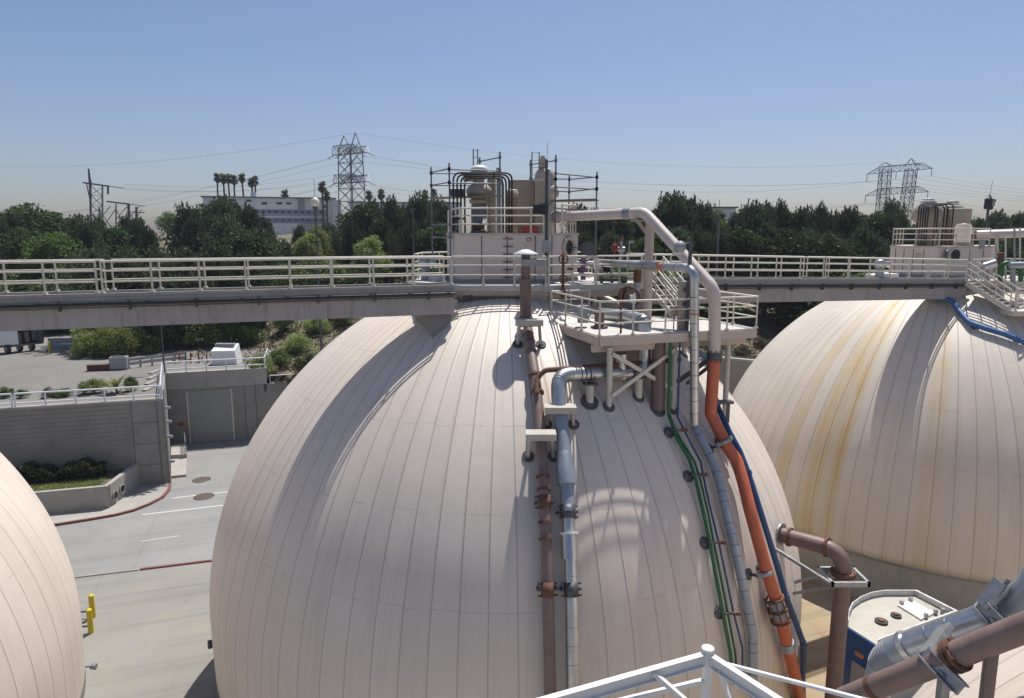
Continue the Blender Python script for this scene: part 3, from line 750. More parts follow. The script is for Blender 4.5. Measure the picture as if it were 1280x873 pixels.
# ------------------------------------------------------------------ silver insulated pipe
t = thing('insulated_pipe', 'silver insulated pipe crossing above the lower platform and running down beside the orange pipe', 'pipe', (6.6, 25.4, LOW))
sq = dome(868, 532, .30); v1 = px(868, 336, 22.55); v0 = px(742, 328, 28.1)
s1 = [v0, v1, sq]
MB().tube(rounded(s1, .45, 7), .15, 18).build('pipe', M['alu'], t)
s2 = [sq, dome(880, 556, .30), dome(892, 580, .30), dome(899, 602, .30), dome(908, 640, .28), dome(924, 709, .27), dome(933, 752, .26), dome(941, 792, .25), dome(941, 826, .24), dome(942, 870, .24)]
MB().tube(s2, .15, 18).build('lower_pipe', M['alub'], t)
seams(t, [v1 - V((0, 0, .5)), sq], .15, .48, M['steel']); seams(t, s2, .15, .42, M['steel']); seams(t, [v0, v1], .15, .9, M['steel'])
band(t, v0.lerp(v1, .72), v1 - v0, .158, .32, M['orangefade'], 'orange_label'); band(t, v1.lerp(sq, .28), sq - v1, .158, .07, M['orangefade'], 'orange_stripe')
band(t, v0, v1 - v0, .25, .1, M['galv'], 'end_flange')

# ------------------------------------------------------------------ green, blue pipes
t = thing('green_pipes', 'pair of thin green pipes running down the dome from under the lower platform', 'pipe', dome(838, 525, .1))
g1 = [S(4.15, -6.0, LOW - .5), dome(836, 518, .22), dome(846, 548, .22), dome(862, 575, .22), dome(870, 601, .22), dome(879, 640, .2), dome(888, 682, .2), dome(900, 747, .2), dome(913, 816, .2), dome(917, 855, .2)]
g1[0] = px(838, 428, g1[1].y + .15)
MB().tube(rounded(g1, .15, 3), .062, 10).build('pipe', M['green'], t)
g2 = [dome(841, 530, .22), dome(851, 550, .24), dome(868, 577, .22), dome(876, 602, .22), dome(885, 640, .2), dome(893, 682, .2), dome(906, 747, .2), dome(919, 816, .2), dome(922, 855, .2)]
MB().tube(g2, .038, 8).build('branch_pipe', M['green'], t)
def clip(label, x, y, c=None):
    p = dome(x, y, .02); n = dnorm(p); t = thing('pipe_clip', label, 'pipe clip', p, 'clips and pads along the green pipes')
    mb = MB(); pad(mb, p + n * .0, n, .2); mb.build('pad', M['rubber'], t)
    r = V((1, .25, -.1)).normalized(); MB().bar(p + n * .2, p + n * .2 + r * .55, .06).build('arm', M['steel'], t)
    MB().bar(p, p + n * .22, .05).build('stem', M['steel'], t)
    mb = MB(); mb.box(p + n * .23 + r * .35, (.1, .1, .1)); mb.box(p + n * .23 + r * .48, (.08, .1, .1)); mb.build('nut', M['rust'], t)
for (x, y), wd in zip([(836, 541), (860, 596), (881, 679), (899, 766)], ['uppermost clip on the green pipes just below the platform legs', 'second clip on the green pipes, at their bend', 'third clip on the green pipes, half way down the dome', 'lowest clip on the green pipes near the white truss']): clip(wd, x, y)
t = thing('thin_blue_pipe', 'thin dark blue pipe between the green pipes and the silver pipe', 'pipe', dome(857, 530, .1))
b_ = [px(852, 428, 25.0), dome(847, 522, .2), dome(866, 559, .2), dome(876, 578, .2), dome(882, 610, .2), dome(889, 640, .18), dome(900, 685, .18), dome(916, 762, .18), dome(928, 810, .18), dome(928, 850, .18)]
b_[0] = px(850, 428, b_[1].y + .15)
MB().tube(b_, .036, 8).build('pipe', M['blue'], t)
t = thing('blue_pipe', 'dark blue pipe beside the orange pipe on the right flank of the dome', 'pipe', dome(905, 520, .1))
bb = [dome(891, 488, .5), dome(898, 511, .38), dome(912, 541, .35), dome(925, 565, .33), dome(935, 591, .33), dome(946, 625, .32), dome(958, 664, .31), dome(971, 706, .31), dome(982, 745, .31), dome(992, 771, .31), dome(1004, 804, .3), dome(1004, 828, .3), dome(1003, 850, .3), dome(1005, 890, .3)]
MB().tube(bb, .105, 14).build('pipe', M['blue'], t)
for i in (4, 8, 10): band(t, bb[i], bb[i + 1] - bb[i - 1], .135, .14, M['blue'], 'coupling')
t = thing('pale_blue_hose', 'short pale blue hose behind the orange pipe under the platform', 'hose', px(884, 450, 24.5))
MB().tube([px(872, 440, 24.8), px(884, 447, 24.6), px(889, 470, 24.3), px(893, 488, 24.1)], .11, 10).build('hose', M['bluelt'] if 'bluelt' in M else M['alub'], t)
p = dome(897, 505, .62); n = dnorm(p)
t = thing('pipe_bracket', 'dark bracket above the blue pipe beside the right platform leg', 'bracket', p - n * .5)
mb = MB(); mb.bar(p + V((-.3, 0, .05)), p + V((.55, .1, .05)), .3, .1); mb.build('plate', M['steel'], t); MB().bar(p + V((.4, .05, 0)), p + V((.4, .05, -.7)), .1).build('leg', M['steel'], t)

# ------------------------------------------------------------------ brown drain pipe with vent stack
bp = thing('brown_pipe', 'brown drain pipe running straight down the front of the middle dome from its vent stack', 'pipe', dome(658, 402, 0))
f0 = dome(659, 404, .28)
top = V((px(657, 330, f0.y).x, f0.y, zz(318, f0.y)))
stk = V((top.x, f0.y, zz(351, f0.y)))
MB().tube([stk, V((top.x, f0.y, f0.z + .1))], .20, 18).build('stack', M['brown'], bp)
MB().tube([stk + V((0, 0, .5)), stk], .165, 18).build('neck', M['brown'], bp); flange(bp, stk + V((0, 0, .02)), (0, 0, 1), .235, M['brown'])
flange(bp, V((top.x, f0.y, f0.z + .15)), (0, 0, 1), .27, M['steel'])
b1_ = [V((top.x, f0.y, f0.z + .25)), f0, dome(662, 425, .36), dome(669, 470, .38), dome(673, 510, .38), dome(677, 560, .36), dome(680.5, 620, .34), dome(683, 690, .32), dome(685.5, 760, .30), dome(687.5, 853, .28), dome(688, 905, .28)]
MB().tube(b1_, .165, 18).build('pipe', M['brownpk'] if 'brownpk' in M else M['brown'], bp)
MB().lathe((top.x, f0.y, 0), [(.01, top.z + .17), (.12, top.z + .16), (.44, top.z + .02), (.44, top.z - .0), (.10, top.z + .05)], 24).build('vent_cap', M['white'], bp)
MB().cyl((top.x, f0.y, zz(324, f0.y)), .155, .2, 16).build('vent_screen', M['steel'], bp)
MB().tube([(top.x, f0.y, top.z + .15), (top.x, f0.y, top.z + .55)], .01, 6).build('vent_rod', M['galv'], bp)
MB().box((top.x + .28, f0.y - .02, zz(328.5, f0.y)), (.86, .36, .25)).build('vent_box', M['galv'], bp, bevel=.015)
for (y, x, k) in ((418, 660.5, 0), (428, 662.5, 0), (440, 664.5, 0), (596, 679, 1), (612, 680, 1), (653, 681.5, 1), (674, 682.3, 1), (470, 669, 2), (491, 671.5, 2)):
    p = dome(x, y, .36 if y < 600 else .33); d = dome(x + .6, y + 10, .36 if y < 600 else .33) - p
    flange(bp, p, d, .22 if k else .185, M['rust'] if k else M['brown'], .07 if k else .05, 'flange', k == 2)
def pipe_clampset(label, x, y, off, r=.165, mat='rust'):
    p = dome(x, y, off); d = (dome(x + .4, y + 8, off) - p).normalized(); n = dnorm(p); s = d.cross(n).normalized()
    t = thing('pipe_clamp', label, 'pipe clamp', p - n * off)
    mb = MB()
    for k in (-.16, .16):
        mb.bar(p + d * k - s * .29 + n * .03, p + d * k + s * .29 + n * .03, .05, .04, n)
    mb.build('cross_bar', M[mat], t)
    mb = MB(); mb.lathe(p, [(r, -.2), (r + .018, -.2), (r + .018, .2), (r, .2), (r, -.2)], 18, d); mb.build('collar', M[mat], t)
    for s_ in (-1, 1):
        MB().bar(p + s * (.25 * s_) - n * off, p + s * (.25 * s_) + n * .06, .08, .06).build('foot', M['steel'], t)
pipe_clampset('rusty clamp around the brown pipe just above mid height of the dome', 681, 628, .34)
pipe_clampset('rusty clamp around the brown pipe low on the dome', 684.5, 737, .31)

def gantry(label, x0, x1, y, yl, group='cream saddle frames over the pipes'):
    """cream channel on two steel legs with ringed pads, bridging a pipe"""
    a, b = dome(x0 + 3, yl, 0), dome(x1 - 3, yl, 0); m = (a + b) / 2; n = dnorm(m)
    Y = m.y - .05; A_, B_ = px(x0, y, Y - .25), px(x1, y, Y - .25); B_.z = A_.z = (A_.z + B_.z) / 2
    t = thing('pipe_saddle', label, 'pipe support', m, group)
    mb = MB(); mb.bar(A_, B_, .55, .05); mb.bar(A_ + V((0, -.26, -.08)), B_ + V((0, -.26, -.08)), .04, .20); mb.build('channel', M['saddle'], t, bevel=.008)
    MB().bar(A_ + V((.08, .16, -.16)), B_ + V((-.08, .16, -.16)), .05, .2).build('rear_plate', M['conc2'], t)
    for f, tp in ((a, A_ + V((.14, 0, -.05))), (b, B_ + V((-.14, 0, -.05)))):
        f2 = V((f.x, f.y, f.z)); MB().tube([f2 - V((0, 0, .1)), tp], .06, 10).build('leg', M['saddle'] , t)
        mb = MB(); pad(mb, f2, dnorm(f2), .19); mb.build('pad', M['rubber'], t)
gantry('cream saddle over the brown pipe nearest the vent stack', 644, 679, 400, 431)
gantry('cream saddle over the brown pipe level with the lower saddle frames', 657, 695, 541, 571)
gantry('cream saddle over the silver pipe below its elbow', 680, 720, 508, 531)
t = thing('rust_pipe', 'thin rust brown pipe crossing from the brown pipe to below the lower platform', 'pipe', dome(672, 470, .4))
rp = [dome(671, 492, .62), dome(671, 472, .62), px(682, 463, dome(671, 472, .62).y + .1), px(765, 457, 22.4), px(850, 450, 23.6)]
MB().tube(rounded(rp, .25, 6), .085, 12).build('pipe', M['rust'], t)

# ------------------------------------------------------------------ big silver elbow pipe under the platform
t = thing('silver_elbow_pipe', 'fat silver jacketed pipe with a segmented elbow, running down the dome', 'pipe', dome(700, 500, .1))
E0 = px(806, 425, 23.1); E1 = px(803, 465, 23.05); E2 = px(697, 469, 21.5); E3 = dome(699, 512, .5)
E1 = V((E0.x, E1.y, E1.z))
MB().tube(rounded([E0, E1, E2, E3], .55, 9), .235, 22).build('pipe', M['alu'], t)
for k in range(7):
    q_ = rounded([E1, E2, E3], .55, 9)[1 + k]; q2 = rounded([E1, E2, E3], .55, 9)[2 + k]; band(t, q_, q2 - q_, .245, .025, M['galv'], 'elbow_ring')
for k in range(3): band(t, E2.lerp(E1, .23 + .05 * k), E1 - E2, .245, .035, M['steel'], 'strap')
MB().cyl(E1.lerp(E2, .28) + V((0, 0, -.2)), .2, .85, 16, (0, 0, 1)).build('branch', M['alu'], t)
e2 = [E3 + V((0, 0, .05)), dome(703, 540, .46), dome(706, 572, .44), dome(710, 640, .40), dome(713, 700, .36), dome(714.5, 760, .34), dome(716, 853, .32), dome(716.5, 905, .32)]
MB().tube(e2[:4], .215, 20).build('upper_run', M['alub'], t)
MB().tube([e2[3]] + e2[4:], .19, 20).build('lower_run', M['alu'], t)
MB().tube([dome(705.5, 566, .45), dome(707, 586, .44), dome(709, 606, .42)], [.225, .30, .29], 20).build('wide_sleeve', M['alub'], t)
MB().tube([dome(711, 668, .38), dome(712.5, 699, .36)], .25, 20).build('sleeve', M['alu'], t)
band(t, dome(711, 667, .38), dome(712, 680, .38) - dome(711, 667, .38), .275, .06, M['white'], 'bright_ring')
seams(t, e2[4:], .19, .55, M['galv'])
pipe_clampset('dark bolted clamp on the silver pipe just below the wide sleeve', 710, 640, .38, .215, 'steel')
pipe_clampset('dark bolted clamp on the silver pipe low on the dome', 714, 737, .33, .19, 'steel')
def pedestal(label, x, y, h, r):
    p = dome(x, y, 0); n = dnorm(p); t = thing('pipe_pedestal', label, 'pipe support', p)
    mb = MB(); pad(mb, p, n, r); mb.build('pad', M['rubber'], t)
    MB().tube([p, p + V((0, 0, h))], .13, 14).build('stub', M['cream'], t)
    MB().box(p + V((0, 0, h)), (.5, .3, .07)).build('top_plate', M['steel'], t)
    for s_ in (-1, 1): MB().bar(p + V((.14 * s_, -.14, h)), p + V((.14 * s_, -.14, h + .3)), .05).build('bolt', M['steel'], t)
pedestal('short cream pedestal on a ringed pad carrying the silver elbow pipe', 737, 503, .62, .31)
pedestal('small cream pedestal in the shade below the fat silver pipe', 798, 497, .7, .22)
t = thing('shaded_brown_pipe', 'brown upright pipe in the shade behind the platform cross braces', 'pipe', dome(822, 510, 0))
p = dome(822, 512, .0); MB().tube([p, V((p.x, p.y + .2, LOW - .3))], .24, 16).build('pipe', M['brown'], t)
mb = MB(); pad(mb, p, dnorm(p), .3); mb.build('pad', M['rubber'], t)

# ------------------------------------------------------------------ valves and fittings on the platforms
def wheel(parent, c, r, axis, mat):
    mb = MB(); ax = V(axis).normalized(); x = ax.cross(V((0, 0, 1)) if abs(ax.z) < .9 else V((1, 0, 0))).normalized(); y = ax.cross(x); c = V(c)
    pts = [c + (x * math.cos(i * PI / 8) + y * math.sin(i * PI / 8)) * r for i in range(17)]
    mb.tube(pts, .025, 6, False)
    for i in range(4): mb.bar(c, c + (x * math.cos(i * PI / 2) + y * math.sin(i * PI / 2)) * r, .025)
    mb.build('handwheel', mat, parent)
def valve(label, x, y0, y1, Y, mat, wheels=(), r=.05, bodyz=None, body=None):
    a, b = px(x, y0, Y), px(x, y1, Y); t = thing('valve_stem', label, 'valve', (b.x, b.y, b.z))
    MB().tube([(b.x, b.y, b.z), (b.x, b.y, a.z)], r, 10).build('stem', mat, t)
    for wy, wr, axv in wheels: wheel(t, (b.x, b.y - .12, zz(wy, Y)), wr, axv, mat)
    if bodyz: MB().cyl((b.x - .14, b.y, zz(bodyz, Y)), .11, .28, 14, (1, 0, 0)).build('body', body or mat, t)
    return t
t = valve('rust red valve stem with two handwheels at the front edge of the platform', 703.5, 316, 372, 25.85, M['rust'], [(324, .17, (0, 1, 0)), (349, .15, (0, 1, .2))], .055)
MB().cyl((px(709, 335, 25.85).x, 25.8, zz(336, 25.85)), .06, .22, 10, (1, 0, 0)).build('side_port', M['rust'], t)
MB().box((px(703.5, 366, 25.85).x, 25.85, zz(366, 25.85)), (.2, .2, .3)).build('foot', M['rust'], t)
valve('purple painted valve behind the platform railing beside the open hatch', 729, 322, 350, 27.4, M['purple'] if 'purple' in M else M['red'], [], .11, 337)
t = valve('pale pipe stub with bolted flanges near the purple valve', 746, 326, 352, 27.3, M['cream'], [], .12, 333, M['white'])
t = valve('red valve with crossed handles sticking up behind the platform railing', 767.5, 302, 330, 28.5, M['red'], [(310, .13, (0, 1, 0))], .045)
t = valve('grey vent pipe with a flanged neck beside the red valve', 776, 302, 332, 28.6, M['galv'], [], .07, 312)
t = valve('slim grey pole with a small lamp head among the platform fittings', 786, 303, 330, 28.7, M['galv'], [], .03)
MB().box((px(788.5, 303, 28.7).x, 28.7, zz(303, 28.7)), (.2, .12, .12)).build('lamp_head', M['greyp'], t)
valve('tiny red cap on a riser pipe just left of the grey pole', 776.5, 296, 302, 28.75, M['red'], [], .06)
t = thing('pipe_manifold', 'low manifold of pale and green pipes on the platform behind the railing', 'pipe manifold', px(765, 352, 27.2))
for y, ya in ((328, 27.6), (343, 27.2)):
    MB().tube([px(716, y, ya), px(800, y + 1, ya)], .055 if y < 340 else .075, 10).build('pipe', M['white'] if y < 340 else M['cream'], t)
for x in (752, 765, 778): MB().tube([px(x, 331, 27.3), px(x, 356, 27.3)], .06, 10).build('riser', M['greyp'] if x != 778 else M['green'], t)
MB().tube([px(781, 335, 27.4), px(781, 356, 27.4)], .10, 10).build('green_riser', M['green'], t)
MB().box(px(765, 350, 27.1), (1.0, .3, .12)).build('base_tray', M['steel'], t)
t = thing('relief_valve', 'silver and rust red upright relief valve left of the gas pipe column', 'valve', px(797, 388, 26.6))
a_ = px(797, 335, 26.6); b__ = px(797, 388, 26.6); b__ = V((a_.x, a_.y, b__.z))
MB().tube([a_, b__], .12, 14).build('riser', M['alub'], t); band(t, px(797, 345, 26.6), (0, 0, 1), .16, .5, M['rust'], 'collar')
mb = MB(); cw = px(786, 372, 25.6); mb.lathe(cw, [(.34, -.12), (.42, -.1), (.42, .1), (.34, .12), (.34, -.12)], 24, (.3, -1, .1)); mb.build('actuator_ring', M['rust'], t)
MB().cyl(cw + V((0, .2, 0)), .30, .3, 16, (.3, -1, .1)).build('actuator', M['brown'], t)
mb = MB(); c0 = px(791, 373, 25.3); mb.hexa([c0 + V(q) for q in ((-.12, -.03, -.17), (.1, 0, -.2), (.14, .1, -.14), (-.08, .1, -.1))], [c0 + V(q) for q in ((-.1, -.03, .08), (.08, 0, .22), (.12, .1, .1), (-.1, .1, .12))]); mb.build('plastic_wrap', M['white'], t)
MB().tube([px(797, 378, 26), px(797, 404, 25.6)], .22, 16).build('body', M['brown'], t)
t = thing('jacketed_elbow', 'crumpled silver jacketed pipe elbow lying on the lower platform', 'pipe', px(800, 415, 22.8))
j = [px(752, 393, 24.6), px(781, 395, 23.9), px(806, 401, 22.9), px(806, 417, 22.8)]
MB().tube(rounded(j, .4, 7), .22, 18).build('pipe', M['alu'], t)
jr = rounded(j, .4, 7)
for i in range(2, len(jr) - 2, 2): band(t, jr[i], jr[i + 1] - jr[i], .255, .03, M['galv'], 'band')
MB().tube([px(781, 383, 24.6), px(793, 388, 24.3), px(796, 396, 24.0)], .2, 16).build('stub', M['brown'], t)
t = thing('foot_valve', 'squat brown valve body on the lower platform under the upper deck', 'valve', px(749, 410, 23.5))
p = px(749, 410, 23.5); MB().cyl(p, .17, .55, 16).build('body', M['brown'], t); MB().cyl(p, .3, .06, 18).build('base', M['steel'], t); MB().box(p + V((-.55, .3, .45)), (.35, .3, .6)).build('control_box', M['greyp'], t)
t = thing('thin_riser', 'thin rusty riser at the front edge of the lower platform', 'pipe', px(776, 418, 22.25))
MB().tube([px(776, 360, 22.25), px(776, 418, 22.25)], .035, 8).build('pipe', M['rust'], t)
# light pole on the lower platform
pb = px(852, 412, 23.1)
t = thing('electrical_post', 'beige electrical post with a dark conduit, whip antenna and round lamp on the lower platform', 'post', (pb.x, pb.y, LOW))
MB().box((pb.x, pb.y, (LOW + zz(352, 23.1)) / 2), (.30, .16, zz(352, 23.1) - LOW)).build('post', M['beigeeq'], t)
MB().tube([(pb.x + .15, pb.y - .12, LOW), (pb.x + .16, pb.y - .12, zz(303, 23.1))], .065, 10).build('conduit', M['steel'], t)
MB().tube([(pb.x + .18, pb.y - .12, zz(303, 23.1)), (pb.x + .2, pb.y - .12, zz(262, 23.1))], .012, 6).build('antenna', M['steel'], t)
for y in (348, 362, 380): MB().box((pb.x + .12, pb.y - .1, zz(y, 23.1)), (.26, .12, .12)).build('fitting', M['steel'], t)
g = px(850, 309, 23.1); MB().lathe(g, [(.01, -.15), (.12, -.14), (.2, -.02), (.2, .05), (.13, .16), (.01, .19)], 18, (-.3, -1, .2)).build('lamp_globe', M['greyp'], t)
MB().bar(g + V((0, .1, .1)), (pb.x + .16, pb.y - .12, zz(303, 23.1)), .06).build('lamp_arm', M['galv'], t)
MB().box(px(848, 317, 23.1), (.34, .2, .1)).build('shelf', M['cream'], t)

# silver wrapped valve at the end of the left bridge
def wrapped(label, x, Y, y0, y1, grp):
    a, b = px(x, y0, Y), px(x, y1, Y); t = thing('wrapped_valve', label, 'valve', (b.x, b.y, b.z), grp)
    MB().tube([(b.x, b.y, b.z), (b.x, b.y, a.z)], .2, 14).build('riser', M['alub'], t)
    MB().cyl((b.x - .25, b.y, a.z - .15), .16, .7, 14, (1, 0, -.1)).build('cross_pipe', M['alu'], t)
    MB().lathe((b.x - .05, b.y - .1, a.z - .2), [(.01, -.2), (.22, -.18), (.25, 0), (.2, .2), (.01, .22)], 16, (.2, -1, .1)).build('wrap', M['alu'], t)
    MB().box((b.x + .5, b.y + .1, b.z + .12), (.8, .5, .22)).build('base_box', M['white'], t, bevel=.02)
wrapped('silver wrapped valve behind the railing at the end of the left bridge', 532, 29.2, 322, 351, 'silver wrapped valves at the bridge ends')

# ------------------------------------------------------------------ top of the stained right tank
rp_ = [V(q) for q in (px(1114, 300, 40.4), px(1174, 300, 38.3), px(1240, 300, 39.1), px(1246, 300, 41.8))]
rp_ += [rp_[3] + V((-1.0, 1.9, 0)), rp_[0] + V((2.2, 2.9, 0))]
ZR = -.72
c2 = cabin([(p.x, p.y) for p in rp_], 'low pale panelled cabin with a dark round hatch on the stained right tank', DECKR + .003, ZR)
f = (rp_[2] - rp_[1]).normalized(); nrm = V((f.y, -f.x, 0))
if nrm.y > 0: nrm = -nrm
hc2 = px(1195, 319, rp_[1].lerp(rp_[2], .32).y); hc2 = rp_[1].lerp(rp_[2], .32) + V((0, 0, hc2.z - rp_[1].z))
mb = MB(); mb.lathe(hc2, [(.33, -.02), (.42, -.02), (.42, .06), (.33, .06), (.33, -.02)], 26, nrm); mb.build('hatch_ring', M['cream'], c2)
MB().disc(hc2 + nrm * .01, .335, nrm, 26, .03).build('hatch_opening', M['black'], c2)
MB().cyl(hc2 - f * .62 + nrm * .06, .33, .05, 24, (nrm + f * .8).normalized()).build('hatch_lid', M['steel'], c2)
for i, k in enumerate((.12, .3, .5, .72)):
    q_ = rp_[0].lerp(rp_[1], k); n2 = V(((rp_[1] - rp_[0]).y, -(rp_[1] - rp_[0]).x, 0)).normalized()
    MB().box((q_.x, q_.y, ZR - .95) , (.03, .03, 1.6)).build('panel_joint', M['steel'], c2)
for k in (.6, .86):
    q_ = rp_[1].lerp(rp_[2], k); MB().box((q_.x, q_.y, ZR - .95), (.03, .03, 1.6)).build('panel_joint', M['steel'], c2)
q_ = rp_[0].lerp(rp_[1], .62); MB().box((q_.x + .02, q_.y - .05, ZR - .6), (.42, .1, .34), -.25).build('wall_box', M['beige'], c2)
q_ = rp_[1].lerp(rp_[2], .8); MB().box((q_.x, q_.y - .07, -.6), (.3, .1, .5), .1).build('control_panel', M['greyp'], c2)
ins = lambda p: p + (V((sum(q.x for q in rp_) / 6, sum(q.y for q in rp_) / 6, 0)) - V((p.x, p.y, 0))).normalized() * .12
railing(c2, [ins(rp_[5]), ins(rp_[0]), ins(rp_[1]), ins(rp_[2])], ZR + .015, .97, 1.25)
YQ = 40.6
def right_vessel(label, x, r, y0, prof, YY):
    xx_ = px(x, 260, YY).x; t = thing('roof_vessel', label, 'vessel', (xx_, YY, ZR + .015))
    MB().lathe((xx_, YY, 0), prof, 24).build('shell', M['beigeeq'], t); return t, xx_
zq = lambda y: zz(y, YQ)
t, xv = right_vessel('beige vessel with a bulging waist and white cap on the right cabin roof', 1160, .6, 250, [(.45, ZR + .016), (.45, zq(280)), (.72, zq(276)), (.8, zq(270)), (.8, zq(262)), (.45, zq(256)), (.45, zq(254)), (.01, zq(254))], YQ)
MB().lathe((xv, YQ, 0), [(.01, zq(253.6)), (.42, zq(253.6)), (.42, zq(251)), (.3, zq(250.8)), (.3, zq(249.6)), (.35, zq(249.5)), (.3, zq(248.3)), (.01, zq(248))], 24).build('cap', M['white'], t)
t = thing('roof_filter', 'big square beige filter housing on the right cabin roof', 'housing', (px(1200, 260, 41).x, 41, ZR + .015))
x0, x1, x2 = px(1174, 260, 41).x, px(1190, 260, 40.7).x, px(1216, 260, 40.7).x
MB().prism([(x0, 41), (x1 - .01, 41), (x1 - .01, 42.3), (x0, 42.3)], ZR + .016, zz(259, 41)).build('side_chamber', M['beigeeq'], t, bevel=.02)
MB().prism([(x1, 40.7), (x2, 40.7), (x2, 42.2), (x1, 42.2)], ZR + .016, zz(261, 40.7)).build('chamber', M['beigeeq'], t, bevel=.02)
xm = (x1 + x2) / 2 - .15
MB().lathe((xm, 41.4, 0), [(.01, zz(260.5, 41.4)), (.6, zz(260, 41.4)), (.5, zz(257.5, 41.4)), (.42, zz(256, 41.4)), (.42, zz(254.5, 41.4)), (.3, zz(254.2, 41.4)), (.3, zz(252.8, 41.4)), (.36, zz(252.6, 41.4)), (.3, zz(251.5, 41.4)), (.01, zz(251.3, 41.4))], 24).build('vent_cap', M['cream'], t)
t = thing('roof_drum', 'squat beige drum in front of the filter housing on the right cabin roof', 'drum', (px(1204, 290, 39.8).x, 39.8, ZR + .015))
MB().lathe((px(1204, 290, 39.8).x, 39.8, ZR), [(.45, .016), (.45, .2), (.41, .22), (.41, 1.15), (.35, 1.17), (.35, 1.25), (.01, 1.3)], 20).build('body', M['beige'], t)
t = thing('conduit_loops', 'bunch of black conduits arching over the right cabin roof', 'conduit', (px(1155, 280, 38).x, 39.8, ZR))
for i in range(5):
    xa_ = px(1148 + i * 3.0, 270, 39.9 - .1 * i).x; Yc = 39.9 - .1 * i; xb2 = px([1191, 1184, 1180, 1172, 1169][i], 270, Yc).x
    zt = zz(255 + i * 1.0, Yc)
    MB().tube(rounded([(xa_, Yc, ZR + .02), (xa_, Yc, zt), (xb2, Yc, zt), (xb2, Yc, ZR + .02 if i in (0, 2, 4) else 0)], .3, 5), .04, 8).build('conduit', M['black'], t)
t = thing('gas_pipe', 'thick pale gas pipe leaving the right cabin roof towards the right edge of the photo', 'pipe', px(1230, 295, 38))
gp = [px(1219, 293.5, 40.2), px(1262, 292.5, 39.2), px(1330, 289, 38)]
MB().tube(gp, .235, 18).build('pipe', M['pinkpipe'], t); flange(t, gp[0], gp[1] - gp[0], .28, M['rust'], .12)
MB().tube([px(1246, 296, 39.4), px(1246, 352, 39.4)], .09, 10).build('prop', M['cream'], t)
t = thing('gas_pipe', 'second pale pipe lying behind the pale gas pipe at the far right', 'pipe', px(1250, 288, 40))
MB().tube([px(1214, 290, 41.5), px(1330, 285, 40.5)], .08, 10).build('pipe', M['cream'], t)
# stair, landing and railings at the right edge
stairs('staircase', 'cream steel stair descending from the bridge at the right edge of the photo', px(1213, 351.5, 36.0), px(1267, 387, 34.3), 1.0, 9, 0)
pl = thing('stair_landing', 'cream steel landing with railing at the foot of the right stair', 'platform', px(1280, 388, 34))
l0, l1 = px(1258, 388, 33.9), px(1340, 391, 34.2)
zl = l0.z
fl_ = [V((l0.x, l0.y - .55)), V((l1.x, l1.y - .3)), V((l1.x, l1.y + 1.9)), V((l0.x + .2, l0.y + 1.2))]
MB().prism(fl_, zl - .25, zl).build('deck', M['cream'], pl)
railing(pl, [fl_[0] + V((.1, .08)), fl_[1] + V((0, .08))], zl, 1.08, 1.0)
railing(pl, [fl_[3] + V((1.0, -.1)), fl_[2] + V((0, -.1))], zl, 1.08, 1.0)
lp_ = px(1268, 420, 34.4); MB().tube([V((lp_.x, lp_.y, dz(math.hypot(lp_.x - CR.x, lp_.y - CR.y)) + CR.z - .2)), V((lp_.x, lp_.y, zl - .2))], .1, 12).build('leg', M['cream'], pl)
t = thing('railing_fence', 'cream railing with bars behind the right stair on the platform edge', 'railing', px(1250, 345, 37))
railing(t, [px(1244, 345, 38.5), px(1340, 345, 37.5)], DECKR, 1.08, .8)
railing(t, [px(1214, 345, 36.9), px(1240, 345, 38.2)], DECKR, 1.08, .8)
t = thing('blue_hose', 'blue hose snaking down the stained dome from under the bridge end', 'hose', dome(1220, 400, .1, CR))
bh = [px(1165, 372, 36.0), px(1190, 375, 35.6), dome(1198, 388, .2, CR), dome(1212, 404, .2, CR), dome(1232, 411, .2, CR), dome(1256, 418, .2, CR), dome(1290, 432, .2, CR)]
MB().tube(rounded(bh, .5, 5), .13, 12).build('hose', M['bluehose'] if 'bluehose' in M else M['blue'], t)
p = dome(1218, 409, .0, CR); MB().box(p, (.3, .25, .3)).build('anchor', M['steel'], t)
t = thing('green_pipework', 'green pipe bend and pale jacketed pipe on the right platform', 'pipe', px(1262, 335, 36))
MB().tube(rounded([px(1250, 352, 36.2), px(1252, 329, 36.2), px(1276, 329, 36.0), px(1276, 352, 36)], .3), .12, 12).build('green_pipe', M['green'], t)
MB().tube([px(1262, 332, 35.6), px(1330, 330, 35.2)], .17, 14).build('jacketed_pipe', M['alub'], t)
MB().tube([px(1266, 336, 35.6), px(1266, 362, 35.6)], .12, 12).build('riser', M['greyp'], t)
MB().tube([px(1251, 316, 36.8), px(1251, 345, 36.8)], .16, 12).build('rusty_valve', M['rust'], t)
t = thing('silver_valve', 'small silver wrapped valve at the top of the right stair', 'valve', px(1234, 340, 36))
MB().cyl(px(1230, 334, 36), .22, .55, 16, (.8, -.3, .35)).build('wrap', M['alu'], t); MB().tube([px(1234, 334, 36.1), px(1234, 352, 36.1)], .1, 10).build('stem', M['galv'], t)
wrapped('silver wrapped valve behind the bridge railing left of the right cabin', 1099, 34.3, 325, 348, 'silver wrapped valves at the bridge ends')
for i, (x0, x1) in enumerate(((1264, 1264), (1276, 1276))):
    pass
t = thing('platform_pole', 'thin pale poles standing behind the thick gas pipe at the far right', 'pole', px(1270, 345, 38))
for x in (1257, 1268, 1275): MB().tube([px(x, 285 if x > 1260 else 296, 38.5), px(x, 350, 38.5)], .05, 8).build('pole', M['cream'] if x != 1268 else M['galv'], t)
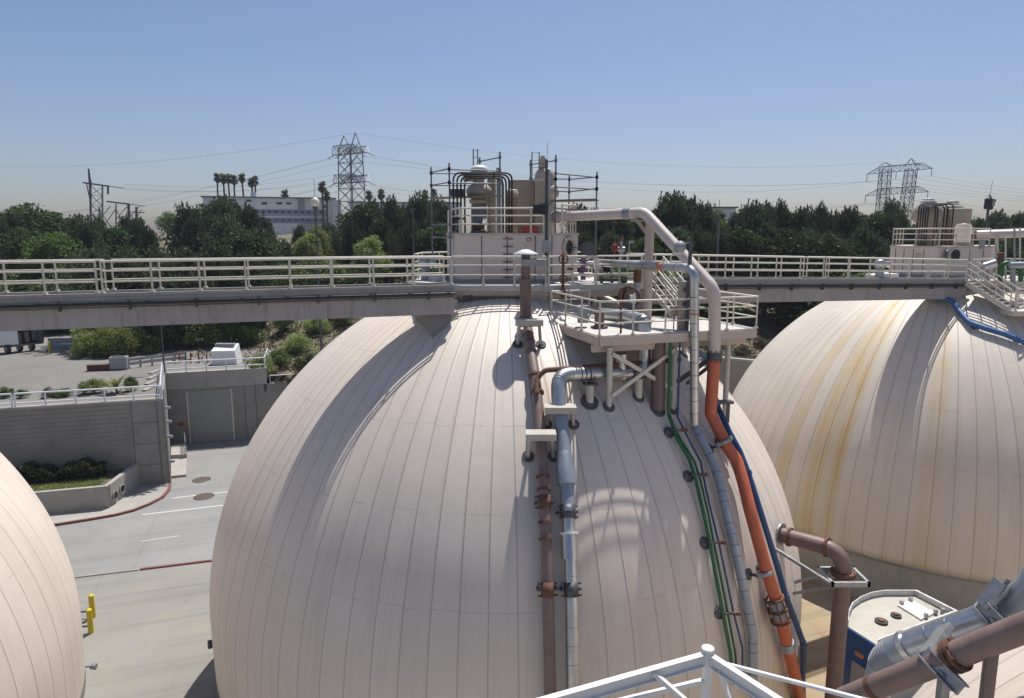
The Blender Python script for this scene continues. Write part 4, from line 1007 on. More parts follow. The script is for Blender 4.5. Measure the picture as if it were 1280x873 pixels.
# ------------------------------------------------------------------ setting: pavements, yard, hillside
def pavemat(name, c, joint=6.0, stain=(.33, .27, .20), jw=.03, patch=.35, tint=None):
    t = NT(name); co = t.coord(); mp = t.n('ShaderNodeMapping'); mp.inputs['Rotation'].default_value = (0, 0, -YAW); t.l(co, mp.inputs['Vector'])
    sx = t.n('ShaderNodeSeparateXYZ'); t.l(mp.outputs[0], sx.inputs[0])
    n1 = t.noise(co, .12, 5, .6); n2 = t.noise(co, 1.1, 6, .7); n3 = t.noise(co, 22, 3, .6)
    col = t.mix(t.ramp(n1, .3, .7), sc3(c, .82), sc3(c, 1.1))
    col = t.mix(t.math('MULTIPLY', t.ramp(n2, .5, .75), patch), col, stain)
    # tyre tracks / drag marks along the lanes
    n4 = t.noise(t.mapping(mp.outputs[0], (.06, 2.2, 1)), 1.0, 4, .6)
    col = t.mix(t.math('MULTIPLY', t.ramp(n4, .5, .75), .42), col, sc3(c, .5))
    col = t.mix(t.math('MULTIPLY', t.ramp(n3, .58, .8), .25), col, sc3(c, .55))
    if joint:
        for k in (0, 1):
            d = t.math('ABSOLUTE', t.math('SUBTRACT', t.math('FRACT', t.math('DIVIDE', sx.outputs[k], joint)), .5))
            col = t.mix(t.math('MULTIPLY', t.ramp(d, .0, jw / joint, 1, 0), .55), col, (.10, .09, .08))
    n5 = t.noise(co, .55, 4, .75); col = t.mix(t.math('MULTIPLY', t.ramp(n5, .60, .72), .35), col, sc3(c, .45))
    n6 = t.noise(t.mapping(mp.outputs[0], (.35, .35, 1), (7, 3, 0)), 1.0, 6, .8); col = t.mix(t.math('MULTIPLY', t.ramp(n6, .52, .62), .16), col, sc3(c, 1.25))
    t.bump(n3, .25, .01)
    return t.fin(col, .85)
M['pave'] = pavemat('concrete_pavement', (.25, .248, .238))
M['apron'] = pavemat('apron_concrete', (.245, .238, .212), 7.0, (.34, .27, .17))
M['service'] = pavemat('stained_concrete', (.33, .26, .17), 5.0, (.36, .20, .065), .03, .9)
M['yard'] = pavemat('yard_asphalt', (.185, .175, .16), 0)
M['walk'] = pavemat('sidewalk_concrete', (.34, .33, .30), 3.0, (.38, .30, .19), .03, .5)
M['kerbred'] = paint('worn_red_kerb', (.20, .055, .055), .7, var=.35, dirt=(.26, .2, .18), damt=.8)
M['mark'] = paint('white_road_paint', (.58, .58, .56), .7, var=.12, dirt=(.4, .39, .36), damt=.4)
t = NT('hillside_soil'); co = t.coord(); n1 = t.noise(co, .08, 6, .65); n2 = t.noise(co, .9, 5, .7); n3 = t.noise(co, 5, 3, .6)
col = t.mix(t.ramp(n1, .35, .65), (.20, .155, .105), (.085, .09, .045)); col = t.mix(t.ramp(n2, .5, .7, 0, .7), col, (.05, .06, .028)); col = t.mix(t.ramp(n3, .6, .75, 0, .6), col, (.33, .28, .2))
t.bump(n2, .6, .3); M['soil'] = t.fin(col, .95)

def sheet(name, poly, z, mat):
    mb = MB(); mb.add([(p[0], p[1], z) for p in poly], [tuple(range(len(poly)))])
    return tag(mb.build(name, mat), kind='structure')
far = MB(); far.add([(-9000, -9000, -20.2), (9000, -9000, -20.2), (9000, 9000, -20.2), (-9000, 9000, -20.2)], [(0, 1, 2, 3)])
tag(far.build('ground', M['soil']), kind='structure')
K = atz(213, 605, G); G0 = atz(213.5, 556, G); GD = V((6.2, 1.85, 0)).normalized(); GN = V((-GD.y, GD.x, 0))
WD = V((10.4, 3.05, 0)).normalized(); WN = V((-WD.y, WD.x, 0))
WLf = K - WD * 75; G1 = G0 + GD * 75
sheet('plant_pavement', [(-110, -40), (120, -40), (120, 95), (G1.x, G1.y + .3), (G0.x, G0.y + .3), (K.x - .3, K.y + .3), (WLf.x, WLf.y + .3), (-110, WLf.y)], G, M['pave'])
# apron on the near side of the road
e0, e1 = atz(98, 722, G), atz(263, 702, G); ed = (e1 - e0).normalized(); ea, eb = e0 - ed * 30, e1 + ed * 30; en = V((ed.y, -ed.x, 0))
sheet('apron', [(eb.x, eb.y), (ea.x, ea.y), (ea.x + en.x * 60, ea.y + en.y * 60), (eb.x + en.x * 60, eb.y + en.y * 60)], G + .004, M['apron'])
mb = MB(); mb.bar(e0 + ed * 3.2 + V((0, 0, .045)), eb + V((0, 0, .045)), .16, .09); tag(mb.build('kerb', M['kerbred']), kind='structure')
mb = MB(); mb.bar(ea + V((0, 0, .035)), e0 + ed * 3.1 + V((0, 0, .035)), .12, .06); tag(mb.build('kerb', M['walk']), kind='structure')
g2 = en * 3.2; tag(MB().bar(ea + g2 + V((0, 0, .006)), eb + g2 + V((0, 0, .006)), .05, .006).build('pavement_joint', M['conc2']), kind='structure')
M['bounce'] = pavemat('pale_bounce_ground', (.54, .49, .43), 5.0, (.5, .42, .3), .03, .3)
sheet('bounce_sheet', [(-13, -8), (5.9, -8), (5.9, 21), (-3, 19.5), (-13, 23)], G + .008, M['bounce'])  # unseen pale ground, added to bounce sunlight onto the lower dome
# right hand service level, one and a half metres higher
SVC = -17.9
sv_poly = [(6, -2), (60, -2), (60, 62), (0, 62), (0, 30), (6, 24)]
MB_s = MB().prism(sv_poly, G - .5, SVC); tag(MB_s.build('service_pavement', M['service']), kind='structure')
# markings
def stripe(x0, y0, x1, y1, w_, ext=0):
    a, b = atz(x0, y0, G), atz(x1, y1, G); d = (b - a).normalized(); b = b + d * ext; n = V((-d.y, d.x, 0)) * (w_ / 2); z = G + .005
    mb = MB(); mb.add([(a - n).to_tuple()[:2] + (z,), (b - n).to_tuple()[:2] + (z,), (b + n).to_tuple()[:2] + (z,), (a + n).to_tuple()[:2] + (z,)], [(0, 1, 2, 3)])
    tag(mb.build('road_marking', M['mark']), kind='structure')
stripe(178, 643.5, 278, 632, .14, 12); stripe(214, 623, 284, 615, .14, 10); stripe(176, 677, 224, 670, .07)
# sidewalk with a red kerb round its corner
kp = [(20, 664), (72, 657), (110, 651), (145, 645), (168, 639), (188, 631), (203, 623), (211, 614), (212.5, 607)]
kw = [atz(x, y, G) for x, y in kp]; pl_ = [(p.x, p.y) for p in kw] + [(K.x - .2, K.y - .05)] + [tuple((K - WD * 30)[:2])]
tag(MB().prism(pl_, G + .003, G + .14).build('sidewalk', M['walk']), kind='structure')
mb = MB()
for a, b in zip(kw[:-1], kw[1:]): mb.bar(a + V((0, 0, .076)), b + V((0, 0, .076)), .2, .146)
tag(mb.build('kerb', M['kerbred']), kind='structure')
# upper yard and hillside
yp = [(WLf.x, WLf.y), (K.x, K.y), (G0.x, G0.y), tuple((G0 + GD * 8.7)[:2]), tuple((G0 + GD * 8.7 + GN * 24)[:2]), (-40, 92), (-150, 92), (-150, WLf.y)]
sheet('upper_yard', [(a, b) for a, b in yp], YARD, M['yard'])
def hill(x, y):
    q = V((x, y, 0)) - G0; s = q.dot(GN); a = q.dot(GD)
    f = lambda u, a0, a1: max(0, min(1, (u - a0) / (a1 - a0)))
    sm = lambda u: u * u * (3 - 2 * u)
    yardz = -13.1; slope = -14.35 + 5.0 * sm(f(s, 0, 26))
    k = sm(f(a, 6, 11)); h = yardz * (1 - k) + slope * k
    h += (1 - k) * 3.6 * sm(f(s, 30, 52))
    bl = sm(f(y, 150, 235)); left = 1 - sm(f(x, -40, 30))
    h += bl * (3.0 + 6.0 * left)
    h += mnoise.noise((x * .05, y * .05, 1.7)) * 1.0 * f(s, 34 - 30 * k, 60) + .3 * mnoise.noise((x * .4, y * .4, 4)) * f(s, 30 - 29 * k, 40)
    return h
mb = MB(); xs_ = [-400 + 8 * i for i in range(30)] + [-160 + 3 * i for i in range(110)] + [170 + 10 * i for i in range(40)]
ss = [0.4, 2, 4, 6, 9, 12, 15, 19, 23, 27, 31, 35, 40, 46, 52, 60, 70, 80, 92, 105, 120, 135, 150, 165, 180, 200, 230, 280, 360, 480]
vs = []
for s_ in ss:
    for x in xs_:
        y = G0.y + (x - G0.x) * GD.y / GD.x + s_
        if s_ > 60: y = y * (1 - min(1, (s_ - 60) / 60)) + (G0.y + 10 + s_) * min(1, (s_ - 60) / 60)
        vs.append(V((x, y, hill(x, y) if s_ < 470 else -15)))
n = len(xs_)
mb.add(vs, [(i * n + j, i * n + j + 1, (i + 1) * n + j + 1, (i + 1) * n + j) for i in range(len(ss) - 1) for j in range(n - 1)], True)
tag(mb.build('hillside', M['soil']), kind='structure')
sheet('far_plain', [(-9000, 330), (9000, 330), (9000, 9000), (-9000, 9000)], -9, M['soil'])

# ------------------------------------------------------------------ retaining wall, planter, garage wall
rw = thing('retaining_wall', 'long ribbed grey concrete retaining wall below the upper yard on the left', 'wall', K)
tz = YARD + .05
def slab(parent, name, a, b, th, z0, z1, mat, nrm):
    n_ = nrm * th; return MB().prism([(a.x, a.y), (b.x, b.y), (b.x + n_.x, b.y + n_.y), (a.x + n_.x, a.y + n_.y)], z0, z1).build(name, mat, parent)
slab(rw, 'wall', WLf, K, .45, G, tz, M['conc2'], WN)
slab(rw, 'coping', WLf - WN * .06, K - WN * .06, .55, tz + .003, tz + .16, M['conc'], WN)
L0 = K - WD * 2.35
for (u0, u1) in ((2.5, 11.2), (11.7, 20.4), (20.9, 29.6)):
    mb = MB(); z = G + .7
    while z < tz - .25:
        mb.bar(K - WD * u0 - WN * .02 + V((0, 0, z - G)), K - WD * u1 - WN * .02 + V((0, 0, z - G)), .06, .17); z += .34
    mb.build('ribbed_panel', M['conc2'], rw)
for u in (.55, 2.3): MB().bar(K - WD * u - WN * .012 + V((0, 0, .2)), K - WD * u - WN * .012 + V((0, 0, tz - G)), .03, .03).build('wall_joint', M['steel'], rw)
for z in (-14.4, -16.1, -17.8): MB().bar(V((K.x, K.y, z)) - WN * .01, V((K.x, K.y, z)) - WD * 2.3 - WN * .01, .03, .03).build('wall_joint', M['steel'], rw)
MB().bar(K - WD * 11.45 - WN * .06 + V((0, 0, .2)), K - WD * 11.45 - WN * .06 + V((0, 0, tz - G)), .10, .10).build('drain_pipe', M['greyp'], rw)
MB().box(K - WD * 11.45 - WN * .15 + V((0, 0, 3.4)), (.4, .2, .3), YAW).build('wall_fitting', M['greyp'], rw)
dret = (G0 - K).normalized(); nret = V((dret.y, -dret.x, 0))
slab(rw, 'return_wall', K, G0, .4, G, tz, M['conc2'], -nret)
M['railw'] = paint('white_rail_paint', (.74, .76, .80), .4, .1, var=.1)
fence = thing('yard_railing', 'white two bar railing along the top of the ribbed retaining wall', 'railing', V((K.x, K.y, tz)))
for (u0, u1) in ((.15, 9.9), (10.1, 20), (20.2, 34)):
    railing(fence, [K - WD * u1 + WN * .2, K - WD * u0 + WN * .2], tz + .16, .98, 2.0, M['railw'], (.28,), r=.065)
railing(fence, [K + dret * .2 - nret * .2, G0 - dret * .1 - nret * .2], tz + .02, .98, 1.6, M['railw'], (.5,), r=.05)
t = thing('corner_riser', 'galvanised riser pipe with lamp brackets on the corner of the retaining wall', 'pipe', V((K.x, K.y, G)))
MB().tube([K + V((.08, -.1, .1)), V((K.x + .08, K.y - .1, tz + .9))], .06, 8).build('pipe', M['greenish'] if 'greenish' in M else M['galv'], t)
for z in (-17.6, -15.6, -14.4, -13.3): MB().box((K.x + .3, K.y - .12, z), (.45, .16, .2)).build('bracket', M['greyp'], t)

gw = thing('garage_wall', 'grey concrete garage wall with a wide roller door beside the retaining wall', 'wall', G0)
gtop = YARD + .12
gb = G0 + GD * 8.75
slab(gw, 'wall', G0 + GD * .02, G0 + GD * 16, .4, G, -14.25, M['conc2'], GN)
slab(gw, 'roof_beam', G0 - GN * .12 + GD * .02, gb - GN * .12, .6, -14.24, gtop, M['conc'], GN)
slab(gw, 'low_wall', G0 + GD * 16.01, G1, .4, G, -14.25, M['conc2'], GN)
slab(gw, 'side_wall', gb, gb + GN * 14, .3, -15, gtop - .01, M['conc2'], -GD)
d0, d1 = atz(240.5, 552, G), atz(292.5, 549, G)
ua, ub = (d0 - G0).dot(GD), (d1 - G0).dot(GD)
mb = MB(); z = G + .03
while z < -14.6:
    mb.bar(G0 + GD * ua - GN * .03 + V((0, 0, z - G + .11)), G0 + GD * ub - GN * .03 + V((0, 0, z - G + .11)), .06, .205); z += .225
mb.build('roller_door', M['shutter'] if 'shutter' in M else M['greyp'], gw)
for u in (ua - .08, ub + .08): MB().bar(G0 + GD * u - GN * .06 + V((0, 0, 0)), G0 + GD * u - GN * .06 + V((0, 0, 5.0)), .12, .12).build('door_jamb', M['cream'], gw)
for u in (ub + 1.2, ub + 2.2): MB().bar(G0 + GD * u - GN * .012, G0 + GD * u - GN * .012 + V((0, 0, 5.2)), .03, .03).build('wall_joint', M['steel'], gw)
MB().box(G0 + GD * 1.0 - GN * .04 + V((0, 0, 1.9)), (.5, .08, .35), YAW).build('wall_plate', M['red'], gw)
fence = thing('garage_railing', 'white railing along the roof edge above the roller door', 'railing', V((G0.x, G0.y, gtop)))
railing(fence, [G0 + GD * .1, gb - GD * .1], gtop, 1.0, 1.8, M['railw'], (.35,), r=.065)
railing(fence, [gb - GD * .1, gb - GD * .1 + GN * 5.5], gtop, 1.0, 1.8, M['railw'], (.5,), r=.05)
fence = thing('low_wall_railing', 'white railing on the lower wall right of the roller door', 'railing', gb)
railing(fence, [gb + GD * .3 + GN * .2, gb + GD * 7.5 + GN * .2], -14.25, .75, 2.0, M['railw'], (.1,), r=.05)
ub_ = at(282, 460.5, 66.5); ub_.z = YARD
t = thing('utility_box', 'big white utility cabinet with a sloping top on the garage roof', 'cabinet', ub_, rz=0)
mb = MB(); z0 = YARD
bx = lambda dx, dy, z: ub_ + V((dx, dy, z))
mb.hexa([bx(-1.1, -.6, 0), bx(1.3, -.3, 0), bx(1.3, 1.2, 0), bx(-1.1, .9, 0)], [bx(-1.1, -.6, 1.4), bx(1.1, -.3, 1.4), bx(1.0, 1.2, 1.9), bx(-1.1, .9, 1.9)]); mb.build('body', M['white'], t, bevel=.03)
MB().box(bx(-.1, .55, 1.92), (1.9, .5, .14)).build('lid', M['greyp'], t)
for i, x in enumerate((225, 239, 249, 259)):
    p = at(x, 456, 67.0); p.z = YARD
    t = thing('bollard', 'red bollard on the yard behind the railing above the roller door', 'bollard', p, 'red bollards on the yard')
    MB().cyl(p, .07, .95, 12).build('post', M['red'], t); MB().lathe((p.x, p.y, p.z + .95), [(.07, 0), (.05, .05), (.01, .07)], 12).build('cap', M['red'], t)

# planter
C1 = atz(138.5, 637, G); C2 = atz(176, 608, G); PT = -17.75
t = thing('planter', 'low concrete planter wall with two dark pipe openings below the retaining wall', 'planter', C1)
fl0 = C1 - WD * 25
MB().prism([(fl0.x, fl0.y), (C1.x, C1.y), ((C1 + WN * .3 - WD * .1).x, (C1 + WN * .3 - WD * .1).y), ((fl0 + WN * .3).x, (fl0 + WN * .3).y)], G + .1, PT).build('front_wall', M['conc'], t)
MB().hexa([C1 + WN * .31 + V((0, 0, .1)), C1 + WN * .31 - WD * .35 + V((0, 0, .1)), C2 - WD * .35 + V((0, 0, .1)), C2 + V((0, 0, .1))],
          [V((C1.x, C1.y, PT)) + WN * .31, V((C1.x, C1.y, PT)) + WN * .31 - WD * .35, V((C2.x, C2.y, PT + .15)) - WD * .35, V((C2.x, C2.y, PT + .15))]).build('side_wall', M['conc'], t)
sd = (C2 - C1).normalized(); sn = V((sd.y, -sd.x, 0))
for u, z in ((.75, .75), (1.75, .85)):
    c = C1 + sd * u + V((0, 0, z)); mb = MB(); mb.lathe(c, [(.29, -.02), (.36, -.02), (.36, .06), (.29, .06), (.29, -.02)], 20, sn); mb.build('pipe_rim', M['conc2'], t)
    MB().cyl(c - sn * .02, .29, .05, 20, sn).build('pipe_opening', M['black'], t)
tag(MB().prism([tuple((fl0 + WN * .3)[:2]), tuple((C1 + WN * .3 - WD * .36)[:2]), tuple((C2 - WD * .36)[:2]), tuple((K - WD * 26)[:2])], PT - .8, PT - .22).build('planter_soil', M['soil']), kind='structure')
def leafmesh(name, pts_fn, n, size, mat, seed, up=.3):
    r_ = random.Random(seed); mb = MB()
    for i in range(n):
        c, d = pts_fn(r_)
        a = V((r_.gauss(0, 1), r_.gauss(0, 1), r_.gauss(0, 1) + up)).normalized(); b = a.cross(V((r_.gauss(0, 1), r_.gauss(0, 1), r_.gauss(0, 1)))).normalized()
        s_ = size * r_.uniform(.6, 1.3); w_ = s_ * .42
        a *= s_; b *= w_; c = V(c)
        k = len(mb.v); mb.v += [c - a * .5, c + b * .5 - a * .1, c + a * .6, c - b * .5 - a * .1]; mb.f.append((k, k + 1, k + 2, k + 3)); mb.sm.append(False)
    return mb
hb0, hb1 = C1 - WD * 12, C2 - WD * 1.2
def hedge_pt(r_):
    u = r_.uniform(-9.5, -1.0); w_ = r_.uniform(2.3, 3.9); h = r_.uniform(0, 1) ** .7 * (1.15 + .25 * math.sin(u * 1.9) + .15 * math.sin(u * 5))
    return C1 + WD * u + WN * w_ + V((0, 0, PT - .25 - G + h)), None
hd = thing('hedge', 'dark clipped hedge in the planter below the retaining wall', 'hedge', C1 - WD * 5 + WN * 3 + V((0, 0, PT - G - .2)))
leafmesh('h', hedge_pt, 7500, .2, None, 3).build('foliage', M['hedge'], hd)
def grass_pt(r_):
    u = r_.uniform(-11, -.8); return C1 + WD * u + WN * r_.uniform(.35, 2.4) + V((0, 0, PT - .22 - G + r_.uniform(0, .08))), None
tag(leafmesh('g', grass_pt, 6000, .16, None, 4, 1.5).build('grass', M['light']), kind='stuff')

# stair landing at the return wall
q0, q1 = atz(214, 598, G), atz(233, 596, G)
t = thing('landing_step', 'small concrete landing with a grey handrail against the return wall', 'steps', q0)
qa, qb = atz(214, 576, G), atz(234, 575, G)
MB().prism([(q0.x, q0.y), (q1.x, q1.y), (qb.x, qb.y), (qa.x, qa.y)], G, G + .18).build('lower_slab', M['conc'], t)
q2, q3 = atz(214.5, 562, G), atz(233, 561, G)
MB().prism([(qa.x, qa.y + .01), (qb.x, qb.y + .01), (q3.x, q3.y), (q2.x, q2.y)], G, G + .5).build('upper_slab', M['conc'], t)
railing(t, [qb + V((-.1, .1, 0)), q3 + V((-.1, 0, 0))], G + .5, 1.1, .8, M['galv'], (.66, .33))
for i, (x, y, rr) in enumerate(((252, 600, .62), (255, 621, .66))):
    p = atz(x, y, G); t = thing('manhole_cover', ['rusty round manhole cover nearer the roller door', 'rusty round manhole cover between the two white lines'][i], 'manhole', p)
    MB().cyl(p + V((0, 0, .003)), rr, .012, 28).build('cover', M['rustdark'] if 'rustdark' in M else M['rust'], t)
    mb = MB(); mb.lathe(p, [(rr, .004), (rr + .08, .006), (rr + .08, .010), (rr, .012)], 28); mb.build('frame', M['steel'], t)
for i, (x, y, l) in enumerate(((114, 791, 'yellow bollard beside the left dome, nearer of the two'), (116.5, 772, 'yellow bollard beside the left dome, farther of the two'))):
    p = atz(x, y, G); t = thing('bollard', l, 'bollard', p, 'yellow bollards by the left dome')
    MB().cyl(p, .13, 1.2, 14).build('post', M['yellow'], t); MB().lathe((p.x, p.y, p.z + 1.2), [(.13, 0), (.1, .05), (.01, .08)], 14).build('cap', M['yellow'], t)
    MB().bar(p + V((-.1, 0, .35)), p + V((-1.0, -.15, .35)), .07).build('tie_bar', M['steel'], t)
p = at(117, 833, 26.2); t = thing('sample_tap', 'small grey tap box sticking out of the left dome near the ground', 'tap', p)
MB().box(p, (.22, .2, .16)).build('box', M['galv'], t); MB().tube([p, p + V((-.7, -.1, .02))], .04, 8).build('pipe', M['galv'], t); MB().cyl(p + V((.05, 0, -.14)), .05, .1, 8).build('spout', M['steel'], t)
p = at(262.5, 806, 25.2); t = thing('sample_tap', 'small dark tap sticking out of the left side of the middle dome', 'tap', p)
MB().tube([p, p + V((.8, .3, 0))], .05, 8).build('pipe', M['steel'], t); MB().cyl(p + V((0, 0, -.14)), .09, .3, 10).build('valve', M['steel'], t)

# ------------------------------------------------------------------ yard: truck, kerb boxes, guard rails
def box_truck():
    b = atz(50, 438, YARD); b0 = atz(24, 441.5, YARD); d = (b - b0); d.normalize(); n_ = V((-d.y, d.x, 0)); fw = V((-.94, .36, 0)).normalized(); fw = n_ * .55 - d * .85; fw.normalize()
    t = thing('box_truck', 'white box trailer with an open dark rear parked in the upper yard', 'truck', b0)
    W_ = d * 2.45; Lg = fw * 8.5; zf, zt = YARD + .95, YARD + 3.7
    P = lambda w_, l, z: V((b0.x, b0.y, z)) + W_ * w_ + Lg * l
    def pan(a, name, mat): MB().hexa(*a).build(name, mat, t)
    MB().hexa([P(0, 0, zf), P(.03, 0, zf), P(.03, 1, zf), P(0, 1, zf)], [P(0, 0, zt), P(.03, 0, zt), P(.03, 1, zt), P(0, 1, zt)]).build('side_panel', M['white'], t)
    MB().hexa([P(.97, 0, zf), P(1, 0, zf), P(1, 1, zf), P(.97, 1, zf)], [P(.97, 0, zt), P(1, 0, zt), P(1, 1, zt), P(.97, 1, zt)]).build('side_panel', M['steel'], t)
    MB().hexa([P(0, 0, zt), P(1, 0, zt), P(1, 1, zt), P(0, 1, zt)], [P(0, 0, zt + .08), P(1, 0, zt + .08), P(1, 1, zt + .08), P(0, 1, zt + .08)]).build('roof', M['white'], t)
    MB().hexa([P(.031, .06, zf), P(.969, .06, zf), P(.969, .07, zf), P(.031, .07, zf)], [P(.031, .06, zt), P(.969, .06, zt), P(.969, .07, zt), P(.031, .07, zt)]).build('interior_shade', M['black'], t)  # black sheet just inside the opening stands for the interior shade
    MB().hexa([P(0, 0, zf - .25), P(1, 0, zf - .25), P(1, 1, zf - .25), P(0, 1, zf - .25)], [P(0, 0, zf - .003), P(1, 0, zf - .003), P(1, 1, zf - .003), P(0, 1, zf - .003)]).build('chassis', M['steel'], t)
    for k in (.2, .5, .8): MB().box(P(k, .035, zf + .55 + .3 * k), (.4, .3, 1.1), .6).build('cargo', M[['steel', 'brown', 'rubber'][int(k * 3)]], t)
    MB().bar(P(0, -.01, zf - .12), P(1, -.01, zf - .12), .06, .16).build('bumper', M['galv'], t)
    MB().bar(P(.98, -.012, zf), P(.98, -.012, zt), .12, .1).build('door_post', M['steel'], t)
    for w_ in (.02, .98):
        for l in (.12, .25, .82):
            c = P(w_, l, YARD + .5); o = MB().cyl(c - d * .14, .5, .28, 20, d).build('wheel', M['black'], t)
            MB().cyl(c - d * .16, .24, .32, 14, d).build('rim', M['greyp'], o)
box_truck()
for i, x in enumerate((62.5, 93)):
    p = atz(x, 441 if i == 0 else 437, YARD); t = thing('bollard', ['yellow bollard right behind the truck in the upper yard', 'yellow bollard half hidden by the tree in the upper yard'][i], 'bollard', p)
    MB().cyl(p, .13, 1.15, 12).build('post', M['yellow'], t); MB().lathe((p.x, p.y, p.z + 1.15), [(.13, 0), (.1, .05), (.01, .08)], 12).build('cap', M['yellow'], t)
p = atz(78, 439, YARD); t = thing('loading_gate', 'low grey gate wall between the two yellow bollards in the upper yard', 'gate', p)
MB().box(p + V((.3, 1.5, .6)), (5.5, .2, 1.2)).build('wall', M['greyp'], t); MB().box(p + V((.3, 1.2, .62)), (2.3, .15, .14)).build('white_bar', M['white'], t); MB().box(p + V((-.2, .3, .06)), (3.4, .5, .12)).build('kerb', M['conc'], t)
p = atz(122, 464, YARD); t = thing('maroon_planter', 'low maroon box kerb in the tree shade of the upper yard', 'planter box', p)
MB().box(p + V((0, .3, .3)), (1.9, .6, .55), .25).build('body', M['maroon'] if 'maroon' in M else M['red'], t); MB().box(p + V((0, .3, .585)), (2.0, .7, .03), .25).build('rim', M['brown'], t)
p = atz(146, 463, YARD); t = thing('generator', 'grey generator cabinet standing under the tree in the upper yard', 'cabinet', p)
MB().box(p + V((0, .5, .65)), (1.5, .9, 1.15), .25).build('body', M['greyp'], t, bevel=.04); MB().box(p + V((0, .5, 1.25)), (1.1, .7, .05), .25).build('lid', M['steel'], t); MB().box(p + V((0, .5, .035)), (1.6, 1.0, .07), .25).build('skid', M['steel'], t)
a, b = atz(160, 461, YARD), atz(232, 452, YARD)
t = thing('guard_rail', 'row of pale horizontal guard rails at the tree line of the upper yard', 'guard rail', a)
for z in (.45, .85): MB().bar(a + V((0, 0, z)), b + V((0, 0, z)), .06, .28).build('beam', M['galv'], t)
for k in range(6): q_ = a.lerp(b, k / 5); MB().box(q_ + V((0, .12, .5)), (.14, .14, 1.0)).build('post', M['galv'], t)
for i, (x, y) in enumerate(((187, 460), (192, 472), (189, 481))):
    pass
a, b = atz(193, 466, YARD), atz(186, 487, YARD)
for i in range(4): p = a.lerp(b, i / 3); o = MB().box(p + V((0, 0, .07)), (.35, 1.5, .13)).build('wheel_stop', M['conc'], None, None, p); tag(o, 'worn concrete wheel stop beside the yard railing', 'wheel stop', 'wheel stops beside the yard railing')
# low gray wall behind the two domes
a, b = at(880, 447, 55), at(1010, 462, 51); a.z = b.z = 0
t = thing('channel_wall', 'low grey concrete wall seen between the two big domes', 'wall', V((a.x, a.y, G)))
slab(t, 'wall', a, b, .4, G, at(905, 449.5, 54.2).z, M['conc2'], V((.1, 1, 0)).normalized()); slab(t, 'coping', a - V((0, .06, 0)), b - V((0, .06, 0)), .52, at(905, 449.5, 54.2).z + .003, at(905, 449.5, 54.2).z + .16, M['conc'], V((.1, 1, 0)).normalized())

# ------------------------------------------------------------------ right hand ground: elbow pipe, blue tank, big pipes
p0 = dome(974, 668, .02); p1 = atz(1056, 690, p0.z + .1)
t = thing('elbow_pipe', 'thick brown pipe leaving the middle dome and turning down at an elbow', 'pipe', V((p1.x, p1.y, SVC)))
dpth = p1.y
MB().tube(rounded([p0 - (p1 - p0).normalized() * .3, p1, V((p1.x, p1.y, SVC))], .75, 9), .27, 22).build('pipe', M['brown'], t)
flange(t, p0 + (p1 - p0) * .03, p1 - p0, .42, M['galv'], .06, 'wall_plate', False)
flange(t, p0.lerp(p1, .17), p1 - p0, .34, M['rust'], .08); flange(t, p0.lerp(p1, .74), p1 - p0, .34, M['rust'], .08)
pc = V((p1.x, p1.y, p1.z - .75))
flange(t, pc, (0, 0, 1), .40, M['rust'], .14)
bt = thing('pipe_bracket', 'grey steel bracket tray carrying the brown elbow pipe off the dome', 'bracket', pc)
for dx, dy, sx_, sy_ in ((0, -.52, 1.3, .10), (0, .52, 1.3, .10), (-.6, 0, .10, 1.14), (.6, 0, .10, 1.14)):
    MB().box(pc + V((dx, dy, -.14)), (sx_ - .004, sy_, .16), YAW * 0).build('tray_side', M['galv'], bt)
e1_, e2_ = dome(970, 687, .0), dome(992, 742, .0)
MB().bar(e1_, pc + V((-.6, -.5, -.16)), .1).build('upper_arm', M['galv'], bt)
MB().bar(e2_, pc + V((-.35, -.45, -.25)), .1).build('lower_arm', M['galv'], bt); MB().bar(e2_ + V((.1, .8, -.1)), pc + V((-.35, .45, -.25)), .1).build('lower_arm', M['galv'], bt)

RT = -14.7
o_ = [(1059, 777), (1097, 801), (1197.5, 764), (1146, 738), (1106, 738), (1090, 740.5), (1076, 746), (1065, 754), (1060, 765)]
o_ = [atz(x, y, RT) for x, y in o_]
t = thing('tank_cabin', 'blue and grey tank cabin with a round ended white roof deck behind the silver pipe', 'cabin', V((o_[1].x, o_[1].y, SVC)))
cen = sum(o_, V((0, 0, 0))) / len(o_); inn = lambda k, dz_=0: [cen + (p - cen) * k + V((0, 0, dz_)) for p in o_]
MB().prism([(p.x, p.y) for p in inn(.985)], SVC, RT - .30).build('body', M['tankgrey'] if 'tankgrey' in M else M['greyp'], t)
MB().prism([(p.x, p.y) for p in inn(.975)], RT - .297, RT - .22).build('roof_deck', M['roofdeck'] if 'roofdeck' in M else M['white'], t)
mb = MB(); oo, ii = inn(1.0), inn(.955); n = len(oo)
for i in range(n):
    if i == 0: continue
    j_ = (i + 1) % n; b_z, t_z = RT - .31, RT + .02
    mb.hexa([V((oo[i].x, oo[i].y, b_z)), V((oo[j_].x, oo[j_].y, b_z)), V((ii[j_].x, ii[j_].y, b_z)), V((ii[i].x, ii[i].y, b_z))], [V((oo[i].x, oo[i].y, t_z)), V((oo[j_].x, oo[j_].y, t_z)), V((ii[j_].x, ii[j_].y, t_z)), V((ii[i].x, ii[i].y, t_z))])
mb.build('roof_rim', M['galvlight'] if 'galvlight' in M else M['galv'], t)
fa, fb = o_[0], o_[1]; fd = (fb - fa).normalized(); fn = V((fd.y, -fd.x, 0))
if fn.y > 0: fn = -fn
slab(t, 'blue_face', fa + fd * .02 + fn * .04, fb - fd * .02 + fn * .04, .05, SVC + .02, RT - .22, M['bluebox'], -fn)
lf = (fb - fa).length
